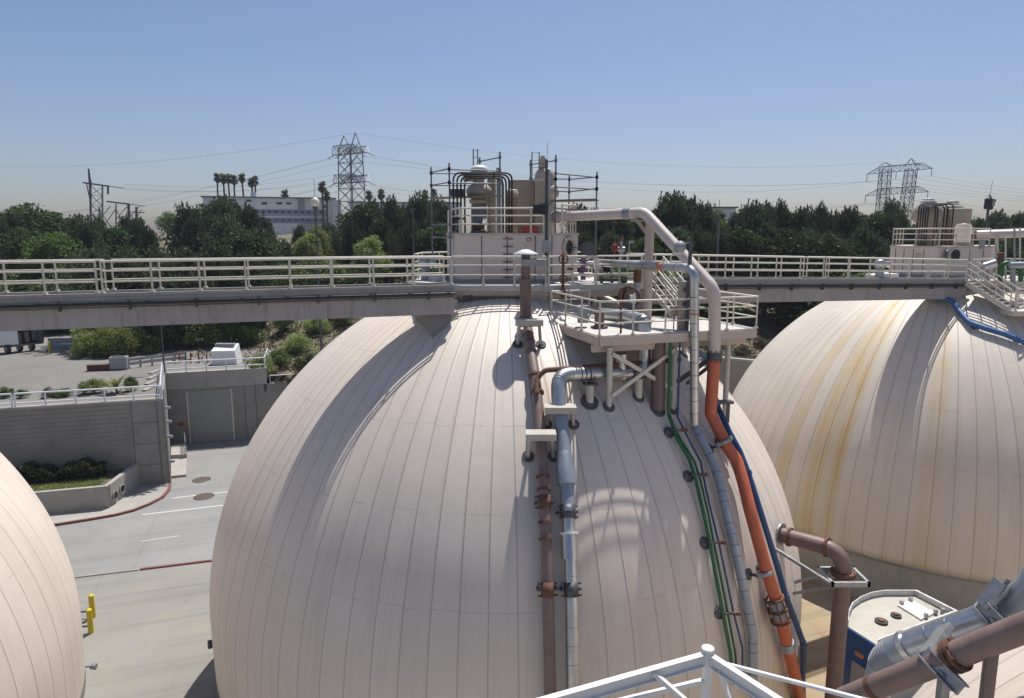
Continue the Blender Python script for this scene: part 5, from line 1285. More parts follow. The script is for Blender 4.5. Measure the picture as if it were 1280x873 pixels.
c = fa + fd * lf * .52 + fn * .06 + V((0, 0, -.95)); MB().box(c, (.36, .12, .16), math.atan2(fd.y, fd.x)).build('wall_lamp', M['orangefade'], t, bevel=.03)
c = fa + fd * lf * .58 + fn * .055; MB().box(V((c.x, c.y, (SVC + RT) / 2 - .55)), (lf * .55, .06, 1.6), math.atan2(fd.y, fd.x)).build('door_panel', M['greyp'], t)
hz = RT - .21
hp = [atz(x, y, hz) for x, y in ((1122, 758), (1139, 752), (1168, 768), (1151, 776))]
MB().prism([(p.x, p.y) for p in hp], hz - .005, hz + .07).build('hatch_cover', M['white'], t)
for x, y in ((1127, 757), (1138, 753), (1157, 773), (1169, 768), (1178, 767)):
    p = atz(x, y, hz); MB().box(p + V((0, 0, .1)), (.12, .12, .22)).build('hatch_clamp', M['galv'], t)
for x, y, r_ in ((1101.5, 778, .24), (1120, 770.5, .20)):
    p = atz(x, y, hz); mb = MB(); mb.cyl(p, r_, .07, 18); mb.build('roof_vent', M['black'], t); MB().cyl(p + V((0, 0, .07)), r_ * .5, .05, 12).build('vent_knob', M['rust'], t)

def fwd(x, y, dpt): return ray(x, y) * dpt          # point at a camera depth, near objects
t = thing('silver_main', 'fat silver jacketed pipe crossing the near right corner with a segmented lower end', 'pipe', fwd(1170, 780, 11.4))
sp_ = [fwd(1092, 876, 12.4), fwd(1106, 822, 12.05), fwd(1131, 808.5, 11.8), fwd(1233, 772, 10.8), fwd(1264, 759, 10.5), fwd(1291, 738, 10.2), fwd(1318, 690, 10.0)]; sp_.append(sp_[6] + (sp_[6] - sp_[5]).normalized() * 5)
MB().tube([sp_[2], sp_[3]], .215, 24).build('pipe', M['alub2'], t)
MB().tube([sp_[3]] + rounded(sp_[3:], .45, 6)[1:], .235, 24).build('upper_bend', M['alub'], t)
en_ = rounded([sp_[2], sp_[1], sp_[0]], .6, 8)
MB().tube([sp_[2].lerp(sp_[3], .02)] + en_[1:], .235, 24).build('lower_bend', M['alub'], t)
for i in range(1, len(en_) - 1): band(t, en_[i], en_[i + 1] - en_[i], .243, .025, M['greyp'], 'bend_ring')
band(t, sp_[2].lerp(sp_[3], .03), sp_[3] - sp_[2], .25, .10, M['alu'], 'end_ring')
for k in (.36, .62): band(t, sp_[2].lerp(sp_[3], k), sp_[3] - sp_[2], .221, .025, M['galv'], 'jacket_seam')
for k in range(5): band(t, sp_[3].lerp(sp_[4], .1 + .18 * k), sp_[4] - sp_[3] + V((.1 * (k % 2), 0, .08)), .246, .03, M['alub'], 'wrap_fold')
t = thing('brown_main', 'thick brown pipe crossing in front of the silver pipe in the near right corner', 'pipe', fwd(1170, 820, 9.5))
bp_ = [fwd(1056, 874, 11.2), fwd(1170, 829, 10.0), fwd(1292, 780, 8.9)]
MB().tube(bp_[:2] + [bp_[2] + (bp_[2] - bp_[1]).normalized() * 4], .18, 24).build('pipe', M['brownpk'], t)
dj = bp_[2] - bp_[1]
for k in (.19, .24): flange(t, bp_[1].lerp(bp_[2], k), dj, .235, M['rust'], .06)
band(t, bp_[0].lerp(bp_[1], .35), bp_[1] - bp_[0], .186, .1, M['rust'], 'rust_band')
def saddle_frame(label, corner, tip, foot, d):
    d = V(d).normalized(); t = thing('saddle_frame', label, 'pipe support', foot)
    up = (tip - corner).cross(foot - corner).normalized()
    for a, b, nm in ((corner, tip, 'upper_plate'), (corner, foot, 'channel')):
        e = (b - a).normalized(); nn = e.cross(d).normalized()
        MB().bar(a, b, .04, .22, d).build(nm, M['galv'], t)
        for s_ in (-1, 1): MB().bar(a + d * (.11 * s_) + nn * .03, b + d * (.11 * s_) + nn * .03, .09, .02, d).build('flange_strip', M['galv'], t)
    f2 = corner.lerp(foot, .55); r_ = math.hypot(f2.x - CN.x, f2.y - CN.y); zz_ = dz(r_) if r_ < DR else DZC
    MB().bar(f2, V((f2.x, f2.y, min(zz_ - .1, f2.z - .4))), .12).build('leg', M['galv'], t)
dp_ = sp_[3] - sp_[2]
saddle_frame('grey angle frame gripping the brown pipe and the lower end of the silver pipe', fwd(1157, 815, 10.05), fwd(1180, 782, 10.9), fwd(1202, 862, 9.45), dp_)
saddle_frame('grey angle frame gripping the silver pipe near the right edge', fwd(1228, 757, 10.5), fwd(1251, 727, 10.4), fwd(1256, 786, 10.2), dp_)
f = bp_[1].lerp(bp_[2], .62); zf = dz(math.hypot(f.x - CN.x, f.y - CN.y)) if math.hypot(f.x - CN.x, f.y - CN.y) < DR else DZC
t = thing('support_leg', 'short brown leg on a ringed pad below the thick brown pipe', 'pipe support', V((f.x, f.y, zf)))
MB().tube([V((f.x, f.y, zf - .1)), f], .08, 12).build('leg', M['brownpk'], t)
mb = MB(); pad(mb, V((f.x, f.y, zf)), dnorm(V((f.x, f.y, zf)), CN), .27); mb.build('pad', M['rubber'], t)

PR_ = .062
# white steel frame at the bottom edge
wf = thing('steel_frame', 'white painted steel frame corner poking in at the bottom edge below the dome', 'steel frame', (fwd(884, 812, 9).x, fwd(884, 812, 9).y, G))
c = fwd(885, 811, 9.0); zt = c.z
MB().cyl((c.x, c.y, G), PR_, zt - G, 18).build('corner_post', M['white'], wf); MB().lathe((c.x, c.y, zt), [(PR_, 0), (.086, .002), (.082, .014), (.01, .016)], 18).build('post_cap', M['white'], wf)
def ibeam(a, b, name):
    a, b = V(a), V(b); u = V((0, 0, 1)); mb = MB(); mb.bar(a, b, .085, .012); mb.bar(a - u * .16, b - u * .16, .085, .012); mb.bar(a - u * .08, b - u * .08, .012, .148); mb.build(name, M['white'], wf)
tl = atz(740, 857, zt - .06); d = tl - V((c.x, c.y, zt - .06)); d.normalize(); ibeam(V((c.x, c.y, zt - .06)) + d * .075, V((c.x, c.y, zt - .06)) + d * 3.6, 'beam')
tr = atz(945, 855, zt - .06); d2 = (tr - V((c.x, c.y, zt - .06))).normalized(); ibeam(V((c.x, c.y, zt - .06)) + d2 * .075, V((c.x, c.y, zt - .06)) + d2 * 3.0, 'beam')
pr_ = V((c.x + .12, c.y - .1, zt - .13)); pe = atz(1010, 857, zt - .16); MB().tube([pr_, pr_ + (pe - pr_) * 2.0], .03, 10).build('round_rail', M['white'], wf)
MB().bar(V((c.x, c.y, zt - .45)) + d * .07, V((c.x, c.y, zt - .36)) + d * 1.9, .06, .05).build('lower_rail', M['white'], wf)
MB().bar(V((c.x, c.y, zt - .1)) + d * .85 + V((0, 0, -.02)), V((c.x, c.y, zt - .55)) + d * .3 + V((.1, -.5, 0)), .06).build('brace', M['white'], wf)
MB().bar(V((c.x, c.y, zt - .2)) + d2 * .2, V((c.x, c.y, zt - 1.1)) + d2 * .8, .05).build('brace', M['white'], wf)
for dd in (d * 3.55, d2 * 2.95): MB().cyl((c.x + dd.x, c.y + dd.y, G), PR_, zt - .075 - .15 - G, 14).build('rear_post', M['white'], wf)
HAZE = .0002
# ------------------------------------------------------------------ vegetation
def to_mesh(mb, name, mat):
    me = bpy.data.meshes.new(name); me.from_pydata([tuple(p) for p in mb.v], [], mb.f); me.polygons.foreach_set('use_smooth', mb.sm); me.materials.append(mat); return me
def add_leaf(mb, c, a, b):
    k = len(mb.v); mb.v += [c - a * .5, c + b * .5 - a * .1, c + a * .6, c - b * .5 - a * .1]; mb.f.append((k, k + 1, k + 2, k + 3)); mb.sm.append(False)
def crown(kind, seed):
    """unit tree: 10 m tall; returns crown, trunk meshes"""
    r_ = random.Random(seed); cr, tr = MB(), MB(); H = 10.0
    if kind == 'pine':
        lean = V((r_.uniform(-.4, .4), r_.uniform(-.4, .4), H * .96)); tr.tube([(0, 0, 0), lean * .45 + V((r_.uniform(-.2, .2), 0, 0)), lean], [.30, .19, .03], 8)
        nb = 62
        for i in range(nb):
            u = (i + r_.random()) / nb; z = H * (.10 + .88 * u); base = lean * (z / lean.z)
            rad = (3.4 * (1 - u) ** .62 * (.45 + .55 * min(1, u * 4)) + .35) * r_.uniform(.5, 1.25); an = i * 2.4 + r_.uniform(-.5, .5)
            tip = base + V((math.cos(an) * rad, math.sin(an) * rad, rad * r_.uniform(.05, .45)))
            if r_.random() < .55: tr.tube([base - V((0, 0, .25 * rad * .4)), tip], [.06, .015], 5)
            m = 4 + int(rad * 2.2)
            for j in range(m):
                t_ = .25 + .8 * (j + r_.random()) / m; c0 = base.lerp(tip, t_) + V((r_.gauss(0, .38), r_.gauss(0, .38), r_.gauss(0, .22)))
                hh_ = r_.uniform(.5, 1.35)
                for q in range(r_.randint(16, 25)):     # upright candle of needles
                    up = r_.uniform(-.2, 1) * hh_; w_ = .30 * (1.1 - max(0, up / hh_))
                    c = c0 + V((r_.gauss(0, w_), r_.gauss(0, w_), up))
                    d = (c - c0 + V((0, 0, .5 + r_.random() * .5))).normalized(); d = (d + V((r_.gauss(0, .45), r_.gauss(0, .45), r_.gauss(0, .3)))).normalized()
                    b = d.cross(V((r_.gauss(0, 1), r_.gauss(0, 1), r_.gauss(0, 1)))).normalized()
                    add_leaf(cr, c, d * r_.uniform(.3, .52), b * r_.uniform(.11, .18))
    elif kind in ('round', 'shrub'):
        trunkh = .32 if kind == 'round' else -.06
        lobes = []
        n = 26 if kind == 'round' else 15
        for i in range(n):
            an = r_.uniform(0, 2 * PI); e = r_.uniform(-.25, 1) ; rr = r_.uniform(.25, .95)
            lobes.append((V((math.cos(an) * 3.6 * rr * math.sqrt(max(.1, 1 - max(0, e) ** 2)), math.sin(an) * 3.6 * rr * math.sqrt(max(.1, 1 - max(0, e) ** 2)), H * (trunkh + .26) + e * H * .32)), r_.uniform(.9, 1.75)))
        tr.tube([(0, 0, -.3), (0, 0, H * max(.12, trunkh))], [.36, .26], 8)
        for c0, rad in lobes:
            tr.tube([(0, 0, H * max(.1, trunkh) * .9), c0 * .6 + V((0, 0, H * trunkh * .3)), c0], [.16, .08, .02], 5)
            for q in range(int(190 * rad)):
                d = V((r_.gauss(0, 1), r_.gauss(0, 1), r_.gauss(.25, 1))).normalized(); c = c0 + d * rad * r_.uniform(.45, 1.12)
                a = (d + V((r_.gauss(0, .7), r_.gauss(0, .7), r_.gauss(0, .7)))).normalized(); b = a.cross(V((r_.gauss(0, 1), r_.gauss(0, 1), r_.gauss(0, 1)))).normalized()
                s_ = r_.uniform(.28, .5); add_leaf(cr, c, a * s_, b * s_ * .55)
    elif kind == 'palm':
        tr.tube([(0, 0, 0), (.1, 0, H * .5), (0, .05, H * .9)], [.28, .2, .17], 8)
        top = V((0, .05, H * .9))
        for i in range(90):
            an = r_.uniform(0, 2 * PI); e = r_.uniform(-1.35, 1.2); d = V((math.cos(an) * math.cos(e), math.sin(an) * math.cos(e), math.sin(e)))
            L_ = r_.uniform(.95, 1.35); p = top.copy(); prev = d
            side = d.cross(V((0, 0, 1))).normalized()
            for k in range(3):
                nd = (prev + V((0, 0, -.16))).normalized(); q = p + nd * L_ / 3
                w0, w1 = .42 * math.sin((k + .35) / 3.4 * PI), .42 * math.sin((k + 1.35) / 3.4 * PI)
                j = len(cr.v); cr.v += [p - side * w0, p + side * w0, q + side * w1, q - side * w1]; cr.f.append((j, j + 1, j + 2, j + 3)); cr.sm.append(False); p, prev = q, nd
    return cr, tr
TM = {}
for kind, mats, seeds in (('pine', ['pine'], (1, 2, 3, 4)), ('round', ['leaf', 'light', 'leafd'], (5, 6)), ('shrub', ['light', 'dry', 'leaf'], (8, 9)), ('palm', ['palm'], (11,))):
    for sd_ in seeds:
        c_, t_ = crown(kind, sd_)
        for m_ in mats: TM[kind, m_, sd_] = (to_mesh(c_, 'crown', M[m_]), to_mesh(t_, 'trunk', M['bark']))
def plant(kind, mat, seed, p, h, w_, label, cat, group, name):
    t = thing(name, label, cat, p, group, rnd.uniform(0, 6.28)); k = h / 10; t.scale = (k * w_, k * w_, k)
    cm, tm = TM[kind, mat, seed]
    for nm, me in (('crown' if kind != 'shrub' else 'foliage', cm), ('trunk' if kind != 'shrub' else 'stem', tm)):
        o = bpy.data.objects.new(nm, me); COL.objects.link(o); o.parent = t
    return t
def tree_px(x, ytop, Y, base, kind='pine', mat='pine', wf=1.0, **kw):
    top = at(x, ytop, Y); h = top.z - base
    kw.setdefault('name', {'pine': 'pine_tree', 'round': 'broadleaf_tree', 'shrub': 'shrub', 'palm': 'palm_tree'}[kind])
    seeds = [k[2] for k in TM if k[0] == kind and k[1] == mat]
    hfac = {'pine': 1.0, 'round': 1.06, 'shrub': 1.15, 'palm': .97}[kind]
    plant(kind, mat, rnd.choice(seeds), V((top.x, Y, base)), h * hfac, wf * (7.5 / h if kind == 'pine' and h > 7.5 else 1) ** .5, kw.get('label'), kw.get('cat', 'tree' if kind != 'shrub' else 'shrub'), kw.get('group'), kw['name'])
bz = lambda x, Y: hill(at(x, 300, Y).x, Y)
GL = 'trees behind the left bridge'; GR = 'trees behind the right bridge'
L1 = 'dark pine in the band of trees behind the left bridge'; R1 = 'dark pine in the band of trees behind the right bridge'
# big trees of the yard, visible above and below the left bridge
for x, yt, Y, wf in ((118, 318, 79, 1.5), (150, 327, 78, 1.6), (190, 318, 80, 1.4), (232, 320, 79, 1.4), (268, 312, 81, 1.3), (302, 322, 79, 1.2), (205, 332, 76, 1.2), (128, 345, 76, 1.4)):
    tree_px(x, yt, Y, YARD, 'pine', 'pine', wf, label='spreading pine at the edge of the yard, reaching down below the left bridge', group='pines at the yard edge')
# band behind the left bridge
for x, y, Y, h, m_ in ((112, 452, 70.6, 4.2, 'light'), (133, 454, 70.4, 4.6, 'light'), (156, 452, 71.2, 4.3, 'light'), (178, 449, 72.5, 4.2, 'light'), (118, 446, 72.5, 5.2, 'light'), (140, 446, 73.5, 5.6, 'light'), (163, 444, 74.5, 5.4, 'light'), (186, 442, 75.5, 5.2, 'leaf'), (215, 442, 76.5, 5.6, 'light'), (240, 440, 77, 5.8, 'leaf'), (262, 438, 77, 5.6, 'light'), (288, 437, 77.5, 6, 'leaf'), (308, 436, 78, 5.6, 'leaf')):
    X = at(x, y, Y).x; plant('shrub', m_, rnd.choice((8, 9)), V((X, Y, YARD - .3)), h * 1.2, .95, 'bright green bushy tree hanging over the yard below the left bridge' if m_ == 'light' else 'darker green bushy tree hanging over the yard below the left bridge', 'tree', 'bushy trees at the yard edge ' + m_, 'bushy_tree')
for x, yt, Y, wf in ((-6, 284, 100, 1.1), (14, 275, 104, 1.0), (26, 290, 98, 1), (92, 278, 108, 1.0), (108, 283, 100, .9), (124, 276, 112, .9), (80, 292, 99, .9), (140, 288, 104, .9), (158, 276, 116, .9), (172, 281, 110, .9), (185, 291, 106, .8),
                     (233, 264, 118, 1.0), (252, 259, 122, 1.2), (272, 257, 116, 1.2), (292, 258, 121, 1.2), (312, 264, 113, 1.1), (328, 282, 108, 1.0), (246, 280, 104, 1.1), (282, 279, 102, 1.2), (310, 290, 99, 1.1),
                     (372, 287, 135, .9), (398, 291, 128, 1.0), (414, 286, 126, 1.0), (432, 280, 130, .9), (452, 262, 124, 1.0), (470, 258, 128, 1.1), (488, 255, 122, 1.0), (507, 261, 126, 1.0), (522, 252, 121, 1.0), (540, 256, 124, 1.0), (556, 263, 118, 1.0), (440, 285, 110, 1.1), (478, 280, 108, 1.2), (512, 284, 106, 1.1), (545, 284, 106, 1.1), (355, 306, 112, .9)):
    if x in (80, 140, 252, 310, 452, 507, 545): tree_px(x, yt + 4, Y, bz(x, Y), 'round', 'leafd', 1.0, label='dark rounded broadleaf tree among the pines behind the left bridge', group='broadleaf trees behind the left bridge')
    else: tree_px(x, yt, Y, bz(x, Y), 'pine', 'pine', wf * rnd.uniform(.85, 1.25), label=L1, group=GL)
tree_px(41, 264, 112, bz(41, 112), 'round', 'leafd', 1.25, label='tallest round green tree among the dark pines at the far left', name='broadleaf_tree')
tree_px(40, 292, 97, bz(40, 97), 'round', 'leafd', 1.0, label='broad round tree in front of the tallest one at the far left')
tree_px(62, 298, 94, bz(62, 94), 'round', 'leaf', .9, label='smaller brighter green tree with its crown just above the left bridge railing')
tree_px(207, 254, 215, bz(207, 215) + 1, 'shrub', 'leaf', 1.1, name='broadleaf_tree', cat='tree', label='lone dark tree on the brown ridge left of the apartment building')
tree_px(170, 274, 210, bz(170, 210), 'round', 'leaf', .9, label='low dark tree on the ridge among the legs of the power line frame')
for x, yt, Y in ((214, 318, 100), (235, 314, 96), (380, 305, 104), (396, 308, 100), (356, 314, 96), (420, 303, 102), (448, 306, 100), (535, 308, 98), (12, 322, 90), (58, 318, 89), (90, 322, 90)):
    tree_px(x, yt, Y, bz(x, Y), 'shrub', 'leaf', 1.3, label='green bush filling the gap below the pines behind the left bridge', group='bushes behind the left bridge')
for x, yt, Y in ((396, 290, 118), (385, 296, 114), (462, 303, 101)):
    tree_px(x, yt, Y, bz(x, Y), 'round', 'light', .8, label='pale green young tree between the pines in front of the apartment building', group='pale young trees behind the left bridge')
# slope right of the garage
for x, y, Y, h, m_ in ((325, 470, 65.5, 3.2, 'light'), (350, 440, 69, 3.0, 'leaf'), (372, 424, 74, 3.2, 'light'), (395, 412, 79, 3.0, 'light'), (415, 402, 84, 3.2, 'light'), (356, 410, 80, 3.4, 'leaf'), (384, 437, 70, 2.6, 'leaf'), (345, 462, 65, 1.8, 'dry'), (405, 432, 72, 2.4, 'light'), (430, 410, 82, 3.2, 'light'), (440, 430, 72, 2.6, 'dry'), (368, 465, 65, 1.8, 'dry')):
    X = at(x, y, Y).x
    plant('shrub', m_, rnd.choice((8, 9)), V((X, Y, hill(X, Y) - .2)), h * 1.15, 1.25, {'light': 'light green bush on the slope beside the garage wall', 'leaf': 'darker green bush on the slope beside the garage wall', 'dry': 'dry olive bush low on the slope beside the garage wall'}[m_], 'shrub', 'bushes on the slope ' + m_, 'shrub')
# behind the right bridge
for x, yt, Y, wf in ((728, 262, 118, 1.1), (745, 272, 112, 1), (762, 268, 116, 1), (780, 276, 110, 1), (800, 270, 115, 1), (822, 262, 112, 1), (838, 256, 110, 1.0), (850, 253, 108, 1.0), (864, 256, 110, 1.0), (878, 262, 112, 1.0), (892, 272, 118, .9), (908, 280, 120, .9), (920, 273, 116, .9), (934, 264, 112, 1.0), (948, 260, 110, 1.0), (960, 258, 112, 1.0), (974, 262, 114, .9), (986, 267, 112, .9), (1000, 264, 110, 1.0), (1012, 267, 112, 1.0), (1026, 266, 113, .9), (1040, 272, 116, .9), (1054, 267, 112, .9), (1066, 268, 110, .9), (1080, 274, 116, .9), (1094, 270, 112, .9), (1108, 278, 110, 1.0), (1124, 276, 118, 1.0), (1140, 284, 112, 1.0),
                     (1226, 276, 120, 1.0), (1240, 272, 122, 1.0), (1254, 271, 118, 1.0), (1268, 273, 120, 1.0), (1280, 272, 122, 1.0), (1296, 270, 118, 1.0), (1215, 283, 114, 1),
                     (735, 294, 98, 1.1), (770, 298, 96, 1.1), (815, 294, 96, 1.2), (845, 288, 95, 1.2), (880, 294, 96, 1.2), (905, 300, 94, 1.2), (930, 290, 95, 1.2), (962, 286, 96, 1.2), (990, 292, 94, 1.2), (1015, 290, 95, 1.2), (1045, 294, 94, 1.2), (1075, 292, 95, 1.2), (1100, 298, 93, 1.2), (1250, 296, 102, 1.2), (1275, 294, 102, 1.2)):
    if x in (762, 815, 892, 930, 990, 1045, 1094, 1250): tree_px(x, yt + 6, Y, bz(x, Y), 'round', 'leafd' if x % 4 else 'leaf', 1.0, label='dark rounded broadleaf tree among the pines behind the right bridge', group='broadleaf trees behind the right bridge')
    else: tree_px(x, yt + rnd.uniform(-3, 4), Y, bz(x, Y), 'pine', 'pine', wf * rnd.uniform(.8, 1.25), label=R1, group=GR)
for x, yt, Y in ((790, 308, 90), (830, 306, 88), (872, 309, 88), (912, 308, 88), (900, 303, 91), (950, 306, 88), (978, 310, 86), (1008, 307, 88), (1036, 309, 86), (1068, 307, 88), (1096, 310, 86), (1180, 312, 92), (1260, 310, 94), (755, 311, 88)):
    dry_ = 885 < x < 1040
    tree_px(x, yt + (6 if dry_ else 0), Y + (8 if dry_ else 0), bz(x, Y + (8 if dry_ else 0)) + (1.5 if dry_ else 0), 'shrub', 'dry' if dry_ else 'leaf', 1.4, label='dry olive bush in front of the pines behind the right bridge' if dry_ else 'rounded dark green bush in front of the pines behind the right bridge', group='dry bushes behind the right bridge' if dry_ else 'bushes behind the right bridge')
tree_px(1172, 284, 150, bz(1172, 150), 'round', 'leaf', 1.0, label='bluish far tree under the right lattice tower')
tree_px(1118, 258, 150, bz(1118, 150), 'pine', 'pine', 1.3, label='tall dark tree rising between the legs of the right lattice tower')
# scrub on the slope between the domes
def brush_pt(r_):
    x = r_.uniform(14, 60); y = r_.uniform(58, 92); return V((x, y, hill(x, y) + r_.random() ** 2 * .7)), None
tag(leafmesh('b', brush_pt, 9000, .5, None, 21).build('hillside_brush', M['dry']), kind='stuff')
def brush_pt2(r_):
    x = r_.uniform(-34, -12); y = r_.uniform(66, 92); return V((x, y, hill(x, y) + r_.random() ** 2 * .6)), None
tag(leafmesh('b', brush_pt2, 5000, .45, None, 22).build('hillside_brush', M['dry']), kind='stuff')
for x, y, Y, h in ((930, 398, 80, 2.4), (955, 388, 84, 2.4), (985, 384, 86, 2.6), (1005, 378, 90, 2.6), (960, 410, 76, 1.6), (935, 425, 70, 1.4)):
    X = at(x, y, Y).x; plant('shrub', 'dry', rnd.choice((8, 9)), V((X, Y, hill(X, Y) - .2)), h * (1 if h > 2 else .8), 1.5, 'taller olive bush on the brushy slope seen between the two domes' if h > 2 else 'low dry bush on the brushy slope seen between the two domes', 'shrub', 'bushes between the domes' + (' dark' if h > 2 else ' dry'), 'shrub')
# plants along the yard edge
for x, y, h, w_, kind, m_, lb in ((8, 497, 1.5, 1.2, 'shrub', 'leaf', 'leafy dark shrub at the left end of the yard edge'), (26, 498, 1.1, 1.4, 'shrub', 'leaf', 'low dark shrub second from the left along the yard edge'), (62, 497, 1.4, 1.2, 'shrub', 'dry', 'dry twiggy shrub along the yard edge'), (80, 496, 1.2, 1.6, 'shrub', 'hedge' if False else 'leaf', 'broad low shrub in the middle of the yard edge'), (106, 493, 1.6, 1.0, 'shrub', 'leaf', 'dark upright shrub left of the bright green one at the yard edge'), (118, 492, 1.9, 1.5, 'shrub', 'light', 'bright green shrub left of the small palm'), (164, 489, 1.9, 1.0, 'shrub', 'leaf', 'dark green shrub right of the small palm'),):
    p = atz(x, y, YARD); plant(kind, m_, rnd.choice((8, 9)), p, h, w_, lb, 'shrub', 'shrubs along the yard edge', 'shrub')
p = atz(146, 492, YARD); tp_ = thing('palm_plant', 'small pale green palm between two shrubs at the yard edge', 'palm', p)
cmm = MB(); r_ = random.Random(5)
for i in range(16):
    an = i * 2.4; e = r_.uniform(.3, 1.3); d = V((math.cos(an) * math.cos(e), math.sin(an) * math.cos(e), math.sin(e))); side = d.cross(V((0, 0, 1))).normalized(); q0_ = p + V((0, 0, .35)); pr = d
    for k in range(4):
        nd = (pr + V((0, 0, -.25))).normalized(); q1_ = q0_ + nd * .38; j = len(cmm.v); w0, w1 = .16 * math.sin((k + .3) / 4.3 * PI), .16 * math.sin((k + 1.3) / 4.3 * PI)
        cmm.v += [q0_ - side * w0, q0_ + side * w0, q1_ + side * w1, q1_ - side * w1]; cmm.f.append((j, j + 1, j + 2, j + 3)); cmm.sm.append(False); q0_, pr = q1_, nd
cmm.build('fronds', M['light'], tp_); MB().tube([p, p + V((0, 0, .4))], [.1, .07], 8).build('trunk', M['bark'], tp_)

# ------------------------------------------------------------------ apartment building on the bluff
M['stucco'] = paint('pale_stucco', (.74, .74, .75), .8, var=.08, scale=.3, dirt=(.35, .34, .33), damt=.3)
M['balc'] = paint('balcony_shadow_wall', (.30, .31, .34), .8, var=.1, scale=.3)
M['tealroof'] = paint('teal_roof_edge', (.13, .21, .23), .6, var=.1)
def block(label, x0, x1, ytop, ybot, Y, dy, floors, rows):
    a, b = at(x0, ytop, Y), at(x1, ytop, Y + dy); a.z = b.z = 0; zt, zb = at(x0, ytop, Y).z, at(x0, ybot, Y).z
    d = (b - a).normalized(); n_ = V((-d.y, d.x, 0)); L_ = (b - a).length
    t = thing('apartment_building', label, 'building', V((a.x, a.y, zb)))
    slab(t, 'wall', a, b, 16, zb, zt - .5, M['stucco'], n_); slab(t, 'roof', a - d * .6 - n_ * .6, b + d * .6 - n_ * .6, 17.2, zt - .497, zt, M['tealroof'], n_)
    def win(u0, u1, y0, y1):
        z1, z0_ = at(x0, y0 - .3, Y).z, at(x0, y1 + .5, Y).z; w_ = slab(t, 'window', a + d * u0 - n_ * .12, a + d * u1 - n_ * .12, .1, z0_, z1, M['white'], n_)
        slab(w_, 'pane', a + d * (u0 + .06) - n_ * .16, a + d * (u1 - .06) - n_ * .16, .05, z0_ + .06, z1 - .06, M['glass'], n_)
    for u0, u1, y0, y1 in rows: win(u0 * L_, u1 * L_, y0, y1)
    return t, a, d, n_, L_, Y, x0
t, a, d, n_, L_, Yb, x0b = block('long pale apartment building with a teal roof edge below the row of palms', 253, 418, 245, 300, 250, 14, 4, [(.10, .15, 249, 252.5), (.19, .245, 248.5, 251.5), (.315, .36, 249, 251.5), (.43, .475, 252, 255), (.545, .59, 252, 254.5), (.62, .66, 252, 254.5), (.82, .85, 255, 258), (.9, .94, 255, 258)])
for k, (y0, y1) in enumerate(((261, 270), (272, 280))):
    z1, z0_ = at(x0b, y0, Yb).z, at(x0b, y1, Yb).z
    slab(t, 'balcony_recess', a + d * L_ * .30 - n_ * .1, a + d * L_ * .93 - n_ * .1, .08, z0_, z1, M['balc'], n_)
    slab(t, 'balcony_rail', a + d * L_ * .30 - n_ * .9, a + d * L_ * .93 - n_ * .9, .06, z0_, z0_ + 1.1, M['greyp'], n_)
    slab(t, 'balcony_floor', a + d * L_ * .30 - n_ * .95, a + d * L_ * .93 - n_ * .95, .84, z0_ - .25, z0_ - .003, M['stucco'], n_)
    for u in [.33 + .05 * i for i in range(12)]:
        o = slab(t, 'balcony_door', a + d * L_ * u - n_ * .16, a + d * L_ * (u + .02) - n_ * .16, .05, z0_ + .05, z1 - .5, M['glass'], n_)
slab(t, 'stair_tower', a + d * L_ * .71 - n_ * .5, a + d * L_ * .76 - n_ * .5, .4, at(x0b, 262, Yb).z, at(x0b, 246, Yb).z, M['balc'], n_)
slab(t, 'parapet', a + d * L_ * .98 - n_ * 1.2, a + d * L_ * 1.05 - n_ * 1.2, 6, at(x0b, 300, Yb).z, at(x0b, 248, Yb).z, M['stucco'], n_)
slab(t, 'garage_base', a + d * L_ * .32 - n_ * 6, a + d * L_ * .72 - n_ * 6, 5, at(x0b, 305, Yb).z, at(x0b, 279, Yb).z, M['stucco'], n_)
slab(t, 'roof_box', a + d * L_ * .35 + n_ * 3, a + d * L_ * .39 + n_ * 3, 3, at(x0b, 247, Yb).z, at(x0b, 239, Yb).z, M['stucco'], n_)
block('low pale building wing with a teal roof edge right of the lattice tower', 436, 575, 252.5, 290, 285, 4, 3, [(.05, .09, 256, 259), (.18, .22, 256, 259), (.42, .46, 257, 260), (.55, .6, 258, 261), (.80, .84, 258, 261)])
t = thing('house', 'small pale house peeping out between the pines right of the white pipe', 'house', at(897, 285, 180))
p = at(897, 285, 180); MB().box(p + V((0, 4, 1)), (9, 8, 8)).build('wall', M['stucco'], t); MB().box(p + V((0, 4, 5.2)), (10, 9, .4)).build('roof', M['tealroof'], t)

for i, (x, yt, Y, w_) in enumerate(((271, 217, 262, 1.0), (279, 217.5, 258, 1.1), (285, 218, 264, 1), (292, 219.5, 257, 1.05), (302, 217, 262, 1.05), (314, 222.5, 259, 1.05), (318, 221, 264, 1.05), (356, 237.5, 268, 1.1), (402, 228, 255, 1.15), (408, 240, 250, 1.0), (461, 239, 270, 1.1), (476, 237.5, 272, 1.15), (531, 238.5, 275, 1.1), (542, 236, 275, 1.0), (900, 264, 170, 1.3), (590, 239, 276, 1))):
    pt = at(x, yt, Y); h = 17 * w_; b_z = pt.z - h * .985
    lb = ['palm in the row above the long apartment building' if x < 330 else 'palm beside the left lattice tower above the trees' if x < 560 else 'palm poking up between the pines right of the white pipe' if x > 700 else 'palm behind the scaffolded cabin']
    t = plant('palm', 'palm', 11, V((pt.x, Y, b_z)), h * .955, 1.0, lb[0], 'palm tree', 'palms above the apartment building' if x < 330 else 'palms beside the lattice tower' if x < 560 else None, 'palm_tree')
    t.scale = (1.6 * w_, 1.6 * w_, h / 10)

